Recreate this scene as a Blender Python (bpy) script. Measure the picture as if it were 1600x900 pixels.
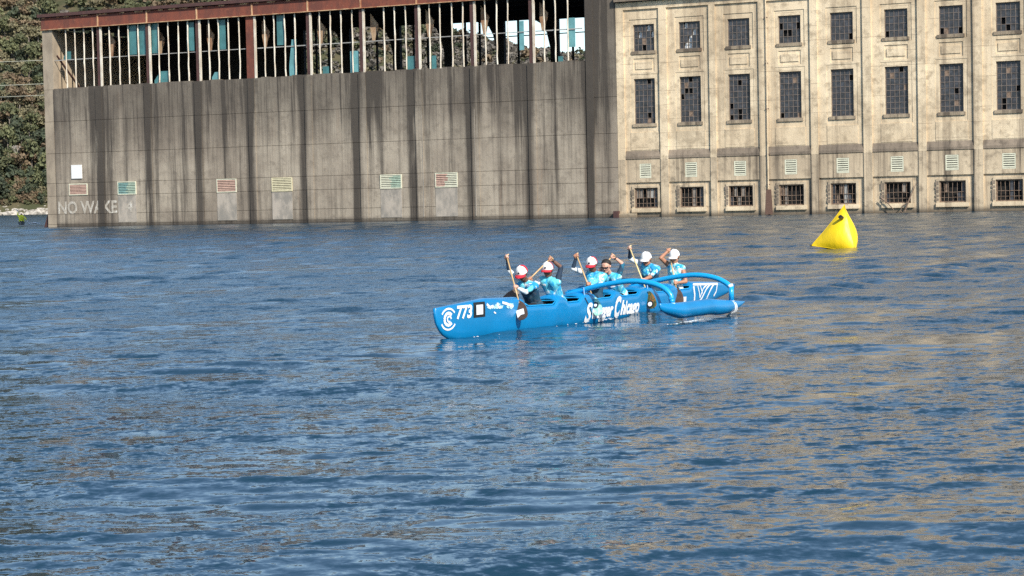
import bpy, bmesh, math, random
import numpy as np
from mathutils import Vector, Matrix
R = math.radians
sc = bpy.context.scene
for o in list(bpy.data.objects): bpy.data.objects.remove(o)
C = sc.collection

# ------------------------------------------------------------------ camera
CAM_H, F_PX = 2.6, 3050.0                 # eye height in metres, focal length in photograph pixels
PITCH, ROLL = -0.04456, -0.02134
def cam_axes():
    fwd = Vector((0, math.cos(PITCH), math.sin(PITCH))); right = Vector((1, 0, 0)); up = right.cross(fwd)
    c, s = math.cos(ROLL), math.sin(ROLL)
    return c*right + s*up, -s*right + c*up, fwd
AX = cam_axes()
cd = bpy.data.cameras.new('camera'); cam = bpy.data.objects.new('camera', cd); C.objects.link(cam)
cd.sensor_width = 36; cd.lens = F_PX/1600*36; cd.clip_end = 20000; cd.clip_start = 0.1
m = Matrix.Identity(4)
for i, v in enumerate((AX[0], AX[1], -AX[2])):
    for k in range(3): m[k][i] = v[k]
m.translation = (0, 0, CAM_H); cam.matrix_world = m
sc.camera = cam
EYE = Vector((0, 0, CAM_H))
def ray(px, py):                          # direction of sight through a point measured in the photograph
    return AX[0]*((px-800)/F_PX) - AX[1]*((py-450)/F_PX) + AX[2]

# ------------------------------------------------------------------ light
SUN_EL = R(36); SUN_DIR = Vector((0.46, -0.888, 0)).normalized()
w = bpy.data.worlds.new('World'); sc.world = w; w.use_nodes = True
nt = w.node_tree; bg = nt.nodes['Background']; sky = nt.nodes.new('ShaderNodeTexSky')
sky.sky_type = 'NISHITA'; sky.sun_disc = False; sky.sun_elevation = SUN_EL
sky.sun_rotation = math.atan2(SUN_DIR.x, SUN_DIR.y)
sky.air_density = 1.0; sky.dust_density = 0.4; sky.ozone_density = 1.2
nt.links.new(sky.outputs[0], bg.inputs[0]); bg.inputs[1].default_value = 0.138
sl = bpy.data.lights.new('sun', 'SUN'); sl.energy = 4.6; sl.angle = R(0.53); sl.color = (1, .93, .82)
so = bpy.data.objects.new('sun', sl); C.objects.link(so)
sd = Vector((SUN_DIR.x*math.cos(SUN_EL), SUN_DIR.y*math.cos(SUN_EL), math.sin(SUN_EL)))
so.rotation_euler = sd.to_track_quat('Z', 'Y').to_euler(); so.location = (60, -80, 90)
sc.view_settings.view_transform = 'Standard'; sc.view_settings.look = 'None'
sc.view_settings.exposure = 0.38; sc.view_settings.gamma = 1.0
sc.render.engine = 'CYCLES'
sc.cycles.max_bounces = 6; sc.cycles.diffuse_bounces = 3; sc.cycles.glossy_bounces = 4
sc.cycles.sample_clamp_indirect = 3.0; sc.cycles.caustics_reflective = False; sc.cycles.caustics_refractive = False
try: sc.cycles.use_denoising = False
except Exception: pass

# ------------------------------------------------------------------ helpers
WA = 0.4336; WD = 269.62*2.6/2.55         # bearing and distance of the river front of the two buildings
wn = Vector((math.sin(WA), math.cos(WA), 0)); wu = Vector((math.cos(WA), -math.sin(WA), 0))
U0 = -196.06
WORG = wu*U0 + wn*(WD*math.cos(WA))       # left foot of the concrete block
def mesh_obj(name, verts, faces, mat=None, parent=None, mats=None, idx=None, smooth=False):
    me = bpy.data.meshes.new(name); me.from_pydata([tuple(v) for v in verts], [], faces)
    o = bpy.data.objects.new(name, me); C.objects.link(o)
    for mm in (mats or ([mat] if mat else [])): me.materials.append(mm)
    if idx is not None: me.polygons.foreach_set('material_index', idx)
    if smooth: me.polygons.foreach_set('use_smooth', [True]*len(me.polygons))
    if parent: o.parent = parent
    me.update(); return o
def big_mesh(name, V, Q, mat, smooth=False, parent=None, mats=None, idx=None):   # numpy arrays, quads
    me = bpy.data.meshes.new(name); n = len(Q); k = Q.shape[1]
    me.vertices.add(len(V)); me.vertices.foreach_set('co', np.asarray(V, dtype=np.float32).ravel())
    me.loops.add(n*k); me.loops.foreach_set('vertex_index', np.asarray(Q, dtype=np.int32).ravel())
    me.polygons.add(n); me.polygons.foreach_set('loop_start', np.arange(0, n*k, k, dtype=np.int32))
    me.polygons.foreach_set('loop_total', np.full(n, k, dtype=np.int32))
    for mm in (mats or [mat]): me.materials.append(mm)
    if idx is not None: me.polygons.foreach_set('material_index', np.asarray(idx, dtype=np.int32))
    if smooth: me.polygons.foreach_set('use_smooth', np.ones(n, dtype=bool))
    me.update(calc_edges=True)
    o = bpy.data.objects.new(name, me); C.objects.link(o)
    if parent: o.parent = parent
    return o
def empty(name, loc=(0, 0, 0), rz=0, parent=None):
    o = bpy.data.objects.new(name, None); C.objects.link(o); o.location = loc; o.rotation_euler = (0, 0, rz)
    if parent: o.parent = parent
    return o
def tag(o, label=None, cat=None, group=None, kind=None):
    if label: o['label'] = label
    if cat: o['category'] = cat
    if group: o['group'] = group
    if kind: o['kind'] = kind
    return o
class MB:                                 # collects boxes, bars, tubes
    def __init__(s): s.v = []; s.f = []
    def box(s, x0, x1, y0, y1, z0, z1):
        b = len(s.v)
        s.v += [(x, y, z) for x in (x0, x1) for y in (y0, y1) for z in (z0, z1)]
        s.f += [tuple(b+i for i in q) for q in ((0,1,3,2),(4,6,7,5),(0,4,5,1),(2,3,7,6),(0,2,6,4),(1,5,7,3))]
        return s
    def prism(s, pts, y0, y1):            # polygon in x,z pulled through y
        b = len(s.v); n = len(pts)
        s.v += [(p[0], y0, p[1]) for p in pts] + [(p[0], y1, p[1]) for p in pts]
        s.f += [tuple(range(b, b+n)), tuple(range(b+2*n-1, b+n-1, -1))]
        s.f += [(b+i, b+(i+1) % n, b+n+(i+1) % n, b+n+i) for i in range(n)]
        return s
    def tube(s, pts, rad, n=8, cap=True):
        pts = [Vector(p) for p in pts]; b = len(s.v)
        if not isinstance(rad, (list, tuple)): rad = [rad]*len(pts)
        t0 = (pts[1]-pts[0]).normalized(); a = t0.orthogonal().normalized()
        for i, p in enumerate(pts):
            t = (pts[min(i+1, len(pts)-1)]-pts[max(i-1, 0)]).normalized()
            a = (a - t*a.dot(t)).normalized(); c = t.cross(a)
            r = rad[i]; rx, ry = r if isinstance(r, tuple) else (r, r)
            s.v += [tuple(p + a*(rx*math.cos(2*math.pi*k/n)) + c*(ry*math.sin(2*math.pi*k/n))) for k in range(n)]
        for i in range(len(pts)-1):
            for k in range(n):
                q = b+i*n; s.f.append((q+k, q+(k+1) % n, q+n+(k+1) % n, q+n+k))
        if cap:
            s.f.append(tuple(range(b+n-1, b-1, -1))); e = b+(len(pts)-1)*n; s.f.append(tuple(range(e, e+n)))
        return s
    def build(s, name, mat, parent=None, smooth=False, loc=None):
        o = mesh_obj(name, s.v, s.f, mat, parent, smooth=smooth)
        if loc: o.location = loc
        return o
def place(name, me, parent, loc=(0, 0, 0), rot=None):    # another object on shared mesh data
    o = bpy.data.objects.new(name, me); C.objects.link(o); o.parent = parent; o.location = loc
    if rot: o.rotation_euler = rot
    return o
def relief(uc, zc, depth, holes=False):   # a wall front as a grid of cells at their own depths (None = opening)
    V = []; Fc = []
    def quad(a, b, c, d): n = len(V); V.extend((a, b, c, d)); Fc.append((n, n+1, n+2, n+3))
    D = [[depth((uc[i]+uc[i+1])/2, (zc[j]+zc[j+1])/2) for j in range(len(zc)-1)] for i in range(len(uc)-1)]
    for i in range(len(uc)-1):
        for j in range(len(zc)-1):
            u0, u1, z0, z1, d = uc[i], uc[i+1], zc[j], zc[j+1], D[i][j]
            if d is not None: quad((u0, d, z0), (u1, d, z0), (u1, d, z1), (u0, d, z1))
            dd = .75 if d is None else d
            if i+1 < len(uc)-1:
                e = D[i+1][j]; e = .75 if e is None else e
                if abs(e-dd) > 1e-6: quad((u1, dd, z0), (u1, e, z0), (u1, e, z1), (u1, dd, z1))
            if j+1 < len(zc)-1:
                e = D[i][j+1]; e = .75 if e is None else e
                if abs(e-dd) > 1e-6: quad((u0, dd, z1), (u1, dd, z1), (u1, e, z1), (u0, e, z1))
    return V, Fc

# ------------------------------------------------------------------ materials
class NT:
    def __init__(s, name):
        s.m = bpy.data.materials.new(name); s.m.use_nodes = True; s.t = s.m.node_tree
        s.b = s.t.nodes['Principled BSDF']
    def n(s, typ, **kw):
        x = s.t.nodes.new(typ)
        for k, v in kw.items():
            if k in ('op',): x.operation = v
            elif isinstance(k, str) and k.startswith('i_'): x.inputs[int(k[2:])].default_value = v
            else: setattr(x, k, v)
        return x
    def l(s, a, b): s.t.links.new(a, b)
    def val(s, x, inp):
        if isinstance(x, (int, float)): inp.default_value = x
        else: s.l(x, inp)
    def math(s, op, a, b=0.0, c=None, clamp=False):
        x = s.n('ShaderNodeMath', op=op); x.use_clamp = clamp
        s.val(a, x.inputs[0]); s.val(b, x.inputs[1])
        if c is not None: s.val(c, x.inputs[2])
        return x.outputs[0]
    def pos(s, world=True, rot=0.0, scale=(1, 1, 1), loc=(0, 0, 0)):
        if world: src = s.n('ShaderNodeNewGeometry').outputs['Position']
        else: src = s.n('ShaderNodeTexCoord').outputs['Object']
        if rot:
            a = s.n('ShaderNodeVectorRotate', rotation_type='Z_AXIS'); s.l(src, a.inputs['Vector']); a.inputs['Angle'].default_value = rot; src = a.outputs[0]
        mp = s.n('ShaderNodeMapping'); s.l(src, mp.inputs[0]); mp.inputs['Scale'].default_value = scale; mp.inputs['Location'].default_value = loc
        return mp.outputs[0]
    def noise(s, vec, scale=1, detail=4, rough=.55, dist=0.0):
        x = s.n('ShaderNodeTexNoise'); s.l(vec, x.inputs['Vector'])
        x.inputs['Scale'].default_value = scale; x.inputs['Detail'].default_value = detail
        x.inputs['Roughness'].default_value = rough; x.inputs['Distortion'].default_value = dist
        return x.outputs[0]
    def ramp(s, fac, stops):
        x = s.n('ShaderNodeValToRGB'); s.l(fac, x.inputs[0]); e = x.color_ramp.elements
        while len(e) < len(stops): e.new(.5)
        for k, (p, c) in enumerate(stops):
            e[k].position = p; e[k].color = (c, c, c, 1) if isinstance(c, (int, float)) else tuple(c)+(1,)
        return x.outputs[0]
    def mix(s, fac, a, b, mode='MIX'):
        x = s.n('ShaderNodeMix', data_type='RGBA', blend_type=mode)
        s.val(fac, x.inputs[0])
        for v, i in ((a, x.inputs[6]), (b, x.inputs[7])):
            if isinstance(v, tuple): i.default_value = v+(1,)
            else: s.l(v, i)
        return x.outputs[2]
    def smooth(s, x, lo, hi): 
        q = s.n('ShaderNodeMapRange', interpolation_type='SMOOTHSTEP'); s.val(x, q.inputs[0]); q.inputs[1].default_value = lo; q.inputs[2].default_value = hi
        return q.outputs[0]
    def bump(s, h, dist, strength=1.0, prev=None):
        x = s.n('ShaderNodeBump'); s.l(h, x.inputs['Height']); x.inputs['Distance'].default_value = dist
        s.val(strength, x.inputs['Strength'])
        if prev is not None: s.l(prev, x.inputs['Normal'])
        return x.outputs[0]
    def out(s, col=None, rough=None, normal=None, **kw):
        if col is not None:
            if isinstance(col, tuple): s.b.inputs['Base Color'].default_value = col+(1,)
            else: s.l(col, s.b.inputs['Base Color'])
        if rough is not None: s.val(rough, s.b.inputs['Roughness'])
        if normal is not None: s.l(normal, s.b.inputs['Normal'])
        for k, v in kw.items(): s.b.inputs[k.replace('_', ' ')].default_value = v
        return s.m
def mul(c, k): return tuple(x*k for x in c)

def concrete(name, base, light, dark, streak_amt, top_z, top_amt, bay=None, blotch=.5, lines=False):
    g = NT(name)
    p = g.pos(True, WA)                   # x along the wall, z up
    sep = g.n('ShaderNodeSeparateXYZ'); g.l(p, sep.inputs[0]); U = sep.outputs[0]; Z = sep.outputs[2]
    big = g.noise(p, .13, 5, .6)
    mid = g.noise(p, .9, 6, .65)
    fine = g.noise(p, 9, 4, .6)
    st = g.noise(g.pos(True, WA, (.62, .5, .02)), 1.0, 6, .64)
    st2 = g.noise(g.pos(True, WA, (2.6, 1, .07), (7, 0, 0)), 1.0, 4, .6)
    col = g.mix(g.smooth(big, .35, .68), base, light)
    col = g.mix(g.math('MULTIPLY', g.smooth(mid, .48, .7), blotch), col, mul(base, .62))
    s1 = g.smooth(st, .49, .66); s2 = g.smooth(st2, .5, .68)
    s3 = g.smooth(g.noise(g.pos(True, WA, (4.5, 1, .1), (2, 8, 0)), 1.0, 4, .7), .54, .66)
    streak = g.math('ADD', g.math('MULTIPLY', s1, .8), g.math('ADD', g.math('MULTIPLY', s2, .35), g.math('MULTIPLY', s3, .22)))
    # run-off stains hang from the top edge and fade downwards unevenly
    reach = g.math('ADD', Z, g.math('MULTIPLY', g.noise(g.pos(True, WA, (.55, .5, .0)), 1, 4, .6), 22.0))
    top = g.smooth(reach, top_z, top_z+11)
    k = g.math('MULTIPLY', streak, streak_amt)
    k = g.math('ADD', k, g.math('MULTIPLY', top, top_amt))
    if bay:
        off, per = bay
        d = g.math('ABSOLUTE', g.math('SUBTRACT', g.math('FRACT', g.math('ADD', g.math('DIVIDE', g.math('SUBTRACT', U, U0+off), per), .5)), .5))
        near = g.math('SUBTRACT', 1.0, g.smooth(g.math('ADD', d, g.math('MULTIPLY', g.math('SUBTRACT', st2, .5), .12)), .02, .12))
        k = g.math('ADD', k, g.math('MULTIPLY', g.math('MULTIPLY', near, g.smooth(g.noise(g.pos(True, WA, (.3, .5, .05)), 1, 4), .28, .48)), .86))
    k = g.math('MINIMUM', k, .93)
    col = g.mix(k, col, dark)
    rust = g.math('MULTIPLY', g.smooth(g.noise(g.pos(True, WA, (.5, .5, .03), (31, 2, 0)), 1, 4, .6), .6, .74), .4)
    col = g.mix(rust, col, (.2, .11, .06))
    wet = g.math('SUBTRACT', 1.0, g.smooth(g.math('ADD', Z, g.math('MULTIPLY', mid, .8)), .45, 1.35))
    col = g.mix(g.math('MULTIPLY', wet, .8), col, mul(dark, .6))
    if lines:
        fz = g.math('FRACT', g.math('DIVIDE', g.math('ADD', Z, g.math('MULTIPLY', mid, .12)), 1.9))
        ln = g.math('MULTIPLY', g.math('LESS_THAN', fz, .045), g.smooth(g.noise(g.pos(True, WA, (.35, .5, .5)), 1, 3), .45, .6))
        col = g.mix(g.math('MULTIPLY', ln, .45), col, dark)
        gr = g.noise(g.pos(True, WA, (.25, .25, .25), (3, 9, 1)), 1, 7, .72)
        col = g.mix(g.math('MULTIPLY', g.smooth(gr, .5, .66), .55), col, mul(base, .55))
    h = g.math('ADD', mid, g.math('MULTIPLY', fine, .4))
    return g.out(col, .9, g.bump(h, .06, .8))
M = {}
M['wing'] = concrete('weathered_concrete', (.255, .212, .165), (.40, .345, .27), (.042, .035, .029), .84, 19.5, .60, (1.35, 9.14))
M['house'] = concrete('painted_concrete', (.63, .50, .335), (.78, .645, .45), (.17, .125, .085), .55, 60, .3, None, .85, True)
M['house_low'] = concrete('stained_concrete', (.47, .375, .26), (.64, .52, .36), (.085, .066, .05), .85, 15.5, .50, None, .9)
M['string'] = concrete('stained_ledge_concrete', (.20, .16, .12), (.30, .24, .18), (.06, .048, .038), .7, 200, 0, None, .8)
def patch(name, a, b, s=1.5):
    g = NT(name); n1 = g.noise(g.pos(True, WA, (1, 1, .5)), s, 5, .65)
    return g.out(g.mix(g.smooth(n1, .35, .65), a, b), .9)
M['patch'] = patch('pale_infill_concrete', (.42, .37, .31), (.25, .23, .2), .9)
def rust(name, a, b, c):
    g = NT(name); p = g.pos(True, WA, (1, 1, .6)); n1 = g.noise(p, .9, 6, .65); n2 = g.noise(p, 3.5, 5, .7)
    col = g.mix(g.smooth(n1, .35, .65), a, b); col = g.mix(g.math('MULTIPLY', g.smooth(n2, .6, .7), .8), col, c)
    return g.out(col, .8, g.bump(n2, .03, .8))
M['rust'] = rust('rusty_steel', (.20, .058, .035), (.13, .045, .032), (.28, .13, .07))
M['rust_dark'] = rust('dark_rusty_steel', (.09, .04, .035), (.06, .03, .028), (.15, .07, .05))
M['rust_pale'] = rust('flaking_rusty_paint', (.62, .42, .24), (.35, .13, .06), (.7, .6, .4))
M['haunch'] = rust('peeling_tan_steel', (.42, .30, .19), (.26, .14, .08), (.55, .42, .28))
M['mullion'] = rust('flaking_cream_paint', (.70, .66, .56), (.52, .44, .34), (.30, .15, .09))
M['rail'] = rust('old_grey_paint', (.36, .36, .34), (.28, .27, .25), (.25, .14, .1))
M['inside'] = patch('shaded_interior_black', (.02, .019, .018), (.012, .012, .012))  # near-black colour carries the shade under the gallery roof
M['edge'] = patch('pale_corner_concrete', (.36, .30, .225), (.25, .205, .155), .6)
M['inner_wall'] = patch('bare_inner_concrete', (.42, .33, .23), (.35, .28, .2))
def plain(name, col, rough=.5, var=.15, scale=8, **kw):
    g = NT(name); n1 = g.noise(g.pos(False), scale, 4, .6)
    return g.out(g.mix(g.smooth(n1, .3, .7), mul(col, 1-var), mul(col, 1+var)), rough, **kw)
M['teal'] = plain('teal_corrugated_plastic', (.055, .17, .18), .35, .25, .6)
M['teal_light'] = plain('faded_teal_plastic', (.13, .32, .34), .35, .2, .6)
def glassmat(name, col, rough=.12):
    g = NT(name); n1 = g.noise(g.pos(True, WA), 1.6, 4, .6); n2 = g.noise(g.pos(True, WA), .5, 2)
    c = g.mix(g.smooth(n1, .35, .7), col, mul(col, 2.2))
    return g.out(c, rough, g.bump(n2, .25, .6))
M['glass'] = glassmat('dusty_glass', (.028, .030, .034), .3)
M['glass2'] = glassmat('grimy_glass', (.033, .034, .038), .4)
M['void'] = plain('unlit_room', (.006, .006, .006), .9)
M['steel_frame'] = plain('rusted_window_bars', (.17, .14, .12), .8, .3, 3)
M['frame_dark'] = plain('weathered_wood_frame', (.20, .14, .10), .85, .35, 3)
M['slat_pale'] = plain('pale_slat_paint', (.66, .65, .5), .7, .1, 2)
M['slat_yel'] = plain('faded_yellow_paint', (.66, .60, .40), .7, .12, 2)
M['slat_pink'] = plain('faded_coral_paint', (.58, .38, .30), .7, .15, 2)
M['slat_teal'] = plain('faded_teal_paint', (.22, .38, .35), .7, .2, 2)
M['slat_green'] = plain('faded_mint_paint', (.42, .54, .42), .7, .15, 2)
M['slat_yel2'] = plain('yellow_webbing', (.72, .50, .01), .6, .05)
M['sign'] = plain('sign_and_daylight_white', (.80, .80, .78), .5, .03)  # also the white put behind broken panes as daylight
def worn_white(name, lo=.33, hi=.50):
    g = NT(name); n1 = g.noise(g.pos(True, WA, (1, 1, .6)), 1.8, 5, .7)
    return g.out(g.mix(g.smooth(n1, lo, hi), (.74, .72, .66), (.40, .36, .30)), .9)
M['lettering'] = worn_white('worn_white_paint')

# ------------------------------------------------------------------ water
def water_height(X, Y):
    rng = np.random.RandomState(7)
    dist = np.sqrt(X**2 + Y**2) + 1
    sp = np.maximum(dist*.0036, .05)
    Lc = np.maximum(.42, sp*5.2)
    H = np.zeros_like(X)
    def waves(n, lo, hi, slope, th0, spread, band):
        nonlocal H
        for _ in range(n):
            L = math.exp(rng.uniform(math.log(lo), math.log(hi))); th = th0 + rng.normal()*spread
            k = 2*math.pi/L; kx, ky = k*math.cos(th), k*math.sin(th); ph = rng.uniform(0, 6.28)
            wgt = np.exp(-(np.log(L/Lc)/band)**2) if band else np.clip(L/(sp*3.5)-1, 0, 1)
            wgt = wgt*np.clip(L/(sp*3.0)-1, 0, 1)
            arg = kx*X + ky*Y + ph + 1.1*np.sin(kx*.23*X-ky*.31*Y+ph*2)
            H += slope/k*rng.uniform(.5, 1.3)*wgt*(np.sin(arg) + .2*np.sin(2*arg+.8))
    env = .70+.30*np.sin(X*.21+1.3*np.sin(Y*.11))*np.sin(Y*.33+.8*np.sin(X*.17+1))
    waves(90, .30, 9.0, .034, math.pi/2-.1, .42, .75)
    H *= env*(1+.35*np.clip((dist-25)/30, 0, 1))
    waves(5, 2.6, 6.0, .021, math.pi/2-.22, .18, 0)
    waves(6, 1.2, 2.6, .013, math.pi/2+.12, .3, 0)
    s0 = Vector((5.7, 48.6)); dr = Vector((.50, .87)).normalized()     # wake trailing from the stern
    rx, ry = X-s0.x, Y-s0.y; al = rx*dr.x+ry*dr.y; ac = -rx*dr.y+ry*dr.x
    wk = np.where(al > 0, np.exp(-(ac/(.9+al*.05))**2), 0)*np.exp(-al/60)
    H += wk*.10*np.sin(al*1.9+ac*1.3+.6*np.sin(al*.9))+wk*.06*np.sin(al*2.7-ac*1.9)
    wall = np.clip((WD*math.cos(WA)-(X*wn.x+Y*wn.y))/40, .25, 1)
    return H*wall
def build_water():
    ys = [4.0]
    while ys[-1] < 95: ys.append(ys[-1]*1.0036)
    while ys[-1] < 330: ys.append(ys[-1]*1.0036)
    while ys[-1] < 6000: ys.append(ys[-1]*1.09)
    ys = [-3000, -800, -250, -80, -30, -14, -7, -3, 0, 2.2] + ys
    t = list(np.linspace(-.31, .31, 330)); ext = [.33, .36, .40, .5, .65, .9, 1.4, 2.5, 6]
    t = [-x for x in ext[::-1]] + t + ext
    Yg, Tg = np.meshgrid(np.array(ys), np.array(t), indexing='ij')
    W_ = np.where(Yg < 9, np.maximum(9, np.abs(Yg)), Yg)
    X = Tg*W_; H = water_height(X, Yg)
    V = np.stack([X, Yg, H], -1).reshape(-1, 3)
    nr, ncol = len(ys), len(t)
    i = np.arange((nr-1)*(ncol-1)); r = i//(ncol-1); c = i % (ncol-1); a = r*ncol+c
    Q = np.stack([a, a+1, a+ncol+1, a+ncol], -1)
    g = NT('river_water')
    p = g.pos(True, 0, (1, 1, 1))
    calm = g.noise(g.pos(True, R(-56), (.045, .36, 1)), 1.0, 4, .62, .8)
    calmf = g.smooth(calm, .39, .52)                       # 0 in slicks
    sy = g.n('ShaderNodeSeparateXYZ'); g.l(p, sy.inputs[0])
    mid_river = g.smooth(g.math('ADD', sy.outputs[1], g.math('MULTIPLY', g.noise(g.pos(True, 0, (.06, .12, 1), (8, 8, 0)), 1, 3), 16)), 22, 60)   # wind-roughened water away from the lee
    rgh = g.math('ADD', .05, g.math('MULTIPLY', mid_river, g.math('ADD', .10, g.math('MULTIPLY', calmf, .07))))
    calm2 = g.smooth(g.noise(g.pos(True, .1, (.012, .05, 1), (5, 3, 0)), 1, 3, .55), .38, .62)
    amp = g.math('MULTIPLY', g.math('ADD', .17, g.math('MULTIPLY', g.math('ADD', g.math('MULTIPLY', calmf, .78), g.math('MULTIPLY', calm2, .22)), 1.12)), g.math('SUBTRACT', 1.0, g.math('MULTIPLY', mid_river, .22)))
    def ncol(rot, sc_, scale, det, off):
        x = g.n('ShaderNodeTexNoise'); g.l(g.pos(True, rot, sc_, off), x.inputs['Vector'])
        x.inputs['Scale'].default_value = scale; x.inputs['Detail'].default_value = det; x.inputs['Roughness'].default_value = .6; x.inputs['Distortion'].default_value = .3
        v = g.n('ShaderNodeVectorMath', operation='SUBTRACT'); g.l(x.outputs[1], v.inputs[0]); v.inputs[1].default_value = (.5, .5, .5); return v.outputs[0]
    def vop(op, a, b):
        v = g.n('ShaderNodeVectorMath', operation=op); g.l(a, v.inputs[0])
        if isinstance(b, tuple): v.inputs[1].default_value = b
        else: g.l(b, v.inputs[1])
        return v.outputs[0]
    def vscale(a, f):
        v = g.n('ShaderNodeVectorMath', operation='SCALE'); g.l(a, v.inputs[0]); g.val(f, v.inputs['Scale']); return v.outputs[0]
    v1 = vop('MULTIPLY', ncol(.1, (1, 1.7, 1), .9, 3, (0, 0, 0)), (.22, .42, 0))
    v2 = vop('MULTIPLY', ncol(-.25, (1, 1.9, 1), 3.6, 3, (3, 1, 0)), (.44, .95, 0))
    v3 = vop('MULTIPLY', ncol(.4, (1, 1.6, 1), 11, 3, (9, 4, 0)), (.30, .62, 0))
    tot = vscale(vop('ADD', vop('ADD', v1, v2), v3), amp)
    geo = g.n('ShaderNodeNewGeometry')
    nn = vop('ADD', geo.outputs['Normal'], tot)
    nz = g.n('ShaderNodeVectorMath', operation='NORMALIZE'); g.l(nn, nz.inputs[0]); b3 = nz.outputs[0]
    col = g.mix(g.noise(p, .05, 2), (.008, .034, .060), (.013, .045, .075))
    mt = g.out(col, rgh, b3, IOR=1.333)
    o = big_mesh('river_water', V, Q, mt, smooth=True)
    tag(o, 'rippled blue river water with tan building reflections', None, None, 'structure')
build_water()
# river bed
bed = mesh_obj('river_bed', [(-9000, -5000, -6), (9000, -5000, -6), (9000, 9000, -6), (-9000, 9000, -6)], [(0, 1, 2, 3)], plain('river_mud', (.04, .04, .03), .9)); tag(bed, kind='structure')

# ------------------------------------------------------------------ hills
RNG = random.Random(5)
def hill_top(t):                           # height of the ridge (as a slope from the eye) against bearing t = X/Y
    xs = [-.6, -.262, -.16, -.10, -.060, -.045, -.0328, -.003, .02, .037, .1, .3, .7]
    hs = [.13, .150, .137, .118, .095, .083, .080, .0768, .0755, .073, .066, .055, .05]
    return float(np.interp(t, xs, hs))
SHORE = 1500.0
def shore_y(x): return SHORE + 22*math.sin(x*.011+1) + 8*math.sin(x*.05)
def hill_z(x, y):
    y0 = shore_y(x); d = y-y0
    if d < 0: return -3.0
    H = hill_top(x/max(y, 1))*2150
    base = 3 + min(d, 14)/14*5
    f = min(d/640, 1.0); f = math.sin(f*math.pi/2)**1.05
    bumpz = 9*math.sin(x*.021+d*.006)*math.sin(d*.014+x*.004)
    z = base + (H-8)*f + bumpz*min(d/100, 1)
    if d > 640: z -= (d-640)*.12
    return z
def build_hill():
    xs = list(np.linspace(-1500, 1500, 200)); ds = [-40, -1, 3, 8, 14, 22, 34] + list(np.linspace(50, 1200, 60))
    V = [(x, shore_y(x)+d, hill_z(x, shore_y(x)+d) if d > 0 else -3) for d in ds for x in xs]
    n = len(xs); Fc = [(r*n+c, r*n+c+1, (r+1)*n+c+1, (r+1)*n+c) for r in range(len(ds)-1) for c in range(n-1)]
    g = NT('hillside_soil'); n1 = g.noise(g.pos(True), .06, 5, .6)
    mt = g.out(g.mix(g.smooth(n1, .4, .6), (.045, .05, .02), (.09, .075, .04)), .95)
    tag(mesh_obj('hillside', V, Fc, mt, smooth=True), 'wooded hillside beyond the river', kind='structure')
build_hill()
def rock_bank():                           # pale limestone along the far shore
    rng = random.Random(3); V = []; Fc = []
    x = -520.0
    while x < -300:
        for lay in range(3):
            r = rng.uniform(2, 4.4); cx = x+rng.uniform(-2, 2); cy = shore_y(cx)+lay*3+rng.uniform(0, 2); cz = .4+lay*2.6+rng.uniform(-.6, .8)
            bm = bmesh.new(); bmesh.ops.create_icosphere(bm, subdivisions=1, radius=1)
            b = len(V)
            for v in bm.verts:
                k = rng.uniform(.7, 1.2); V.append((cx+v.co.x*r*1.3*k, cy+v.co.y*r*k, cz+v.co.z*r*.75*k))
            Fc += [tuple(b+q.index for q in f.verts) for f in bm.faces]; bm.free()
        x += 2.6
    g = NT('pale_limestone'); n1 = g.noise(g.pos(True), .5, 5, .65)
    o = mesh_obj('shore_rocks', V, Fc, g.out(g.mix(g.smooth(n1, .4, .62), (.50, .46, .40), (.2, .18, .15)), .95))
    tag(o, 'pale limestone rocks lining the far shore', 'rocks', kind='stuff')
rock_bank()
def leafmat(name, cols):
    g = NT(name); oi = g.n('ShaderNodeObjectInfo').outputs['Random']
    nz = g.noise(g.pos(True), .35, 3, .6)
    c = g.ramp(nz, [(.3, cols[0]), (.5, cols[1]), (.7, cols[2])])
    hv = g.n('ShaderNodeHueSaturation'); g.l(c, hv.inputs['Color']); g.l(g.math('ADD', 1.05, g.math('MULTIPLY', oi, .6)), hv.inputs['Value'])
    tr = g.n('ShaderNodeBsdfTranslucent'); g.l(hv.outputs[0], tr.inputs[0]); mx = g.n('ShaderNodeMixShader'); mx.inputs[0].default_value = .12
    g.out(hv.outputs[0], .8); g.l(g.b.outputs[0], mx.inputs[1]); g.l(tr.outputs[0], mx.inputs[2])
    g.l(mx.outputs[0], g.t.nodes['Material Output'].inputs[0]); return g.m
LM = dict(green=leafmat('green_leaves', [(.05, .058, .028), (.082, .090, .042), (.13, .13, .06)]),
          dark=leafmat('dark_evergreen_leaves', [(.026, .036, .022), (.044, .056, .032), (.07, .08, .042)]),
          olive=leafmat('olive_leaves', [(.085, .08, .042), (.135, .12, .068), (.185, .165, .10)]),
          grey=leafmat('haze_grey_leaves', [(.10, .092, .078), (.15, .135, .115), (.20, .18, .155)]),  # paler grey leaf colour stands in for haze over the far woods
          rust=leafmat('rusty_autumn_leaves', [(.085, .066, .04), (.14, .10, .06), (.19, .14, .085)]))
BARK = plain('grey_bark', (.22, .19, .16), .9, .25, 2)
BARE = plain('pale_bare_branches', (.42, .38, .34), .9, .2, 2)
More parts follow.
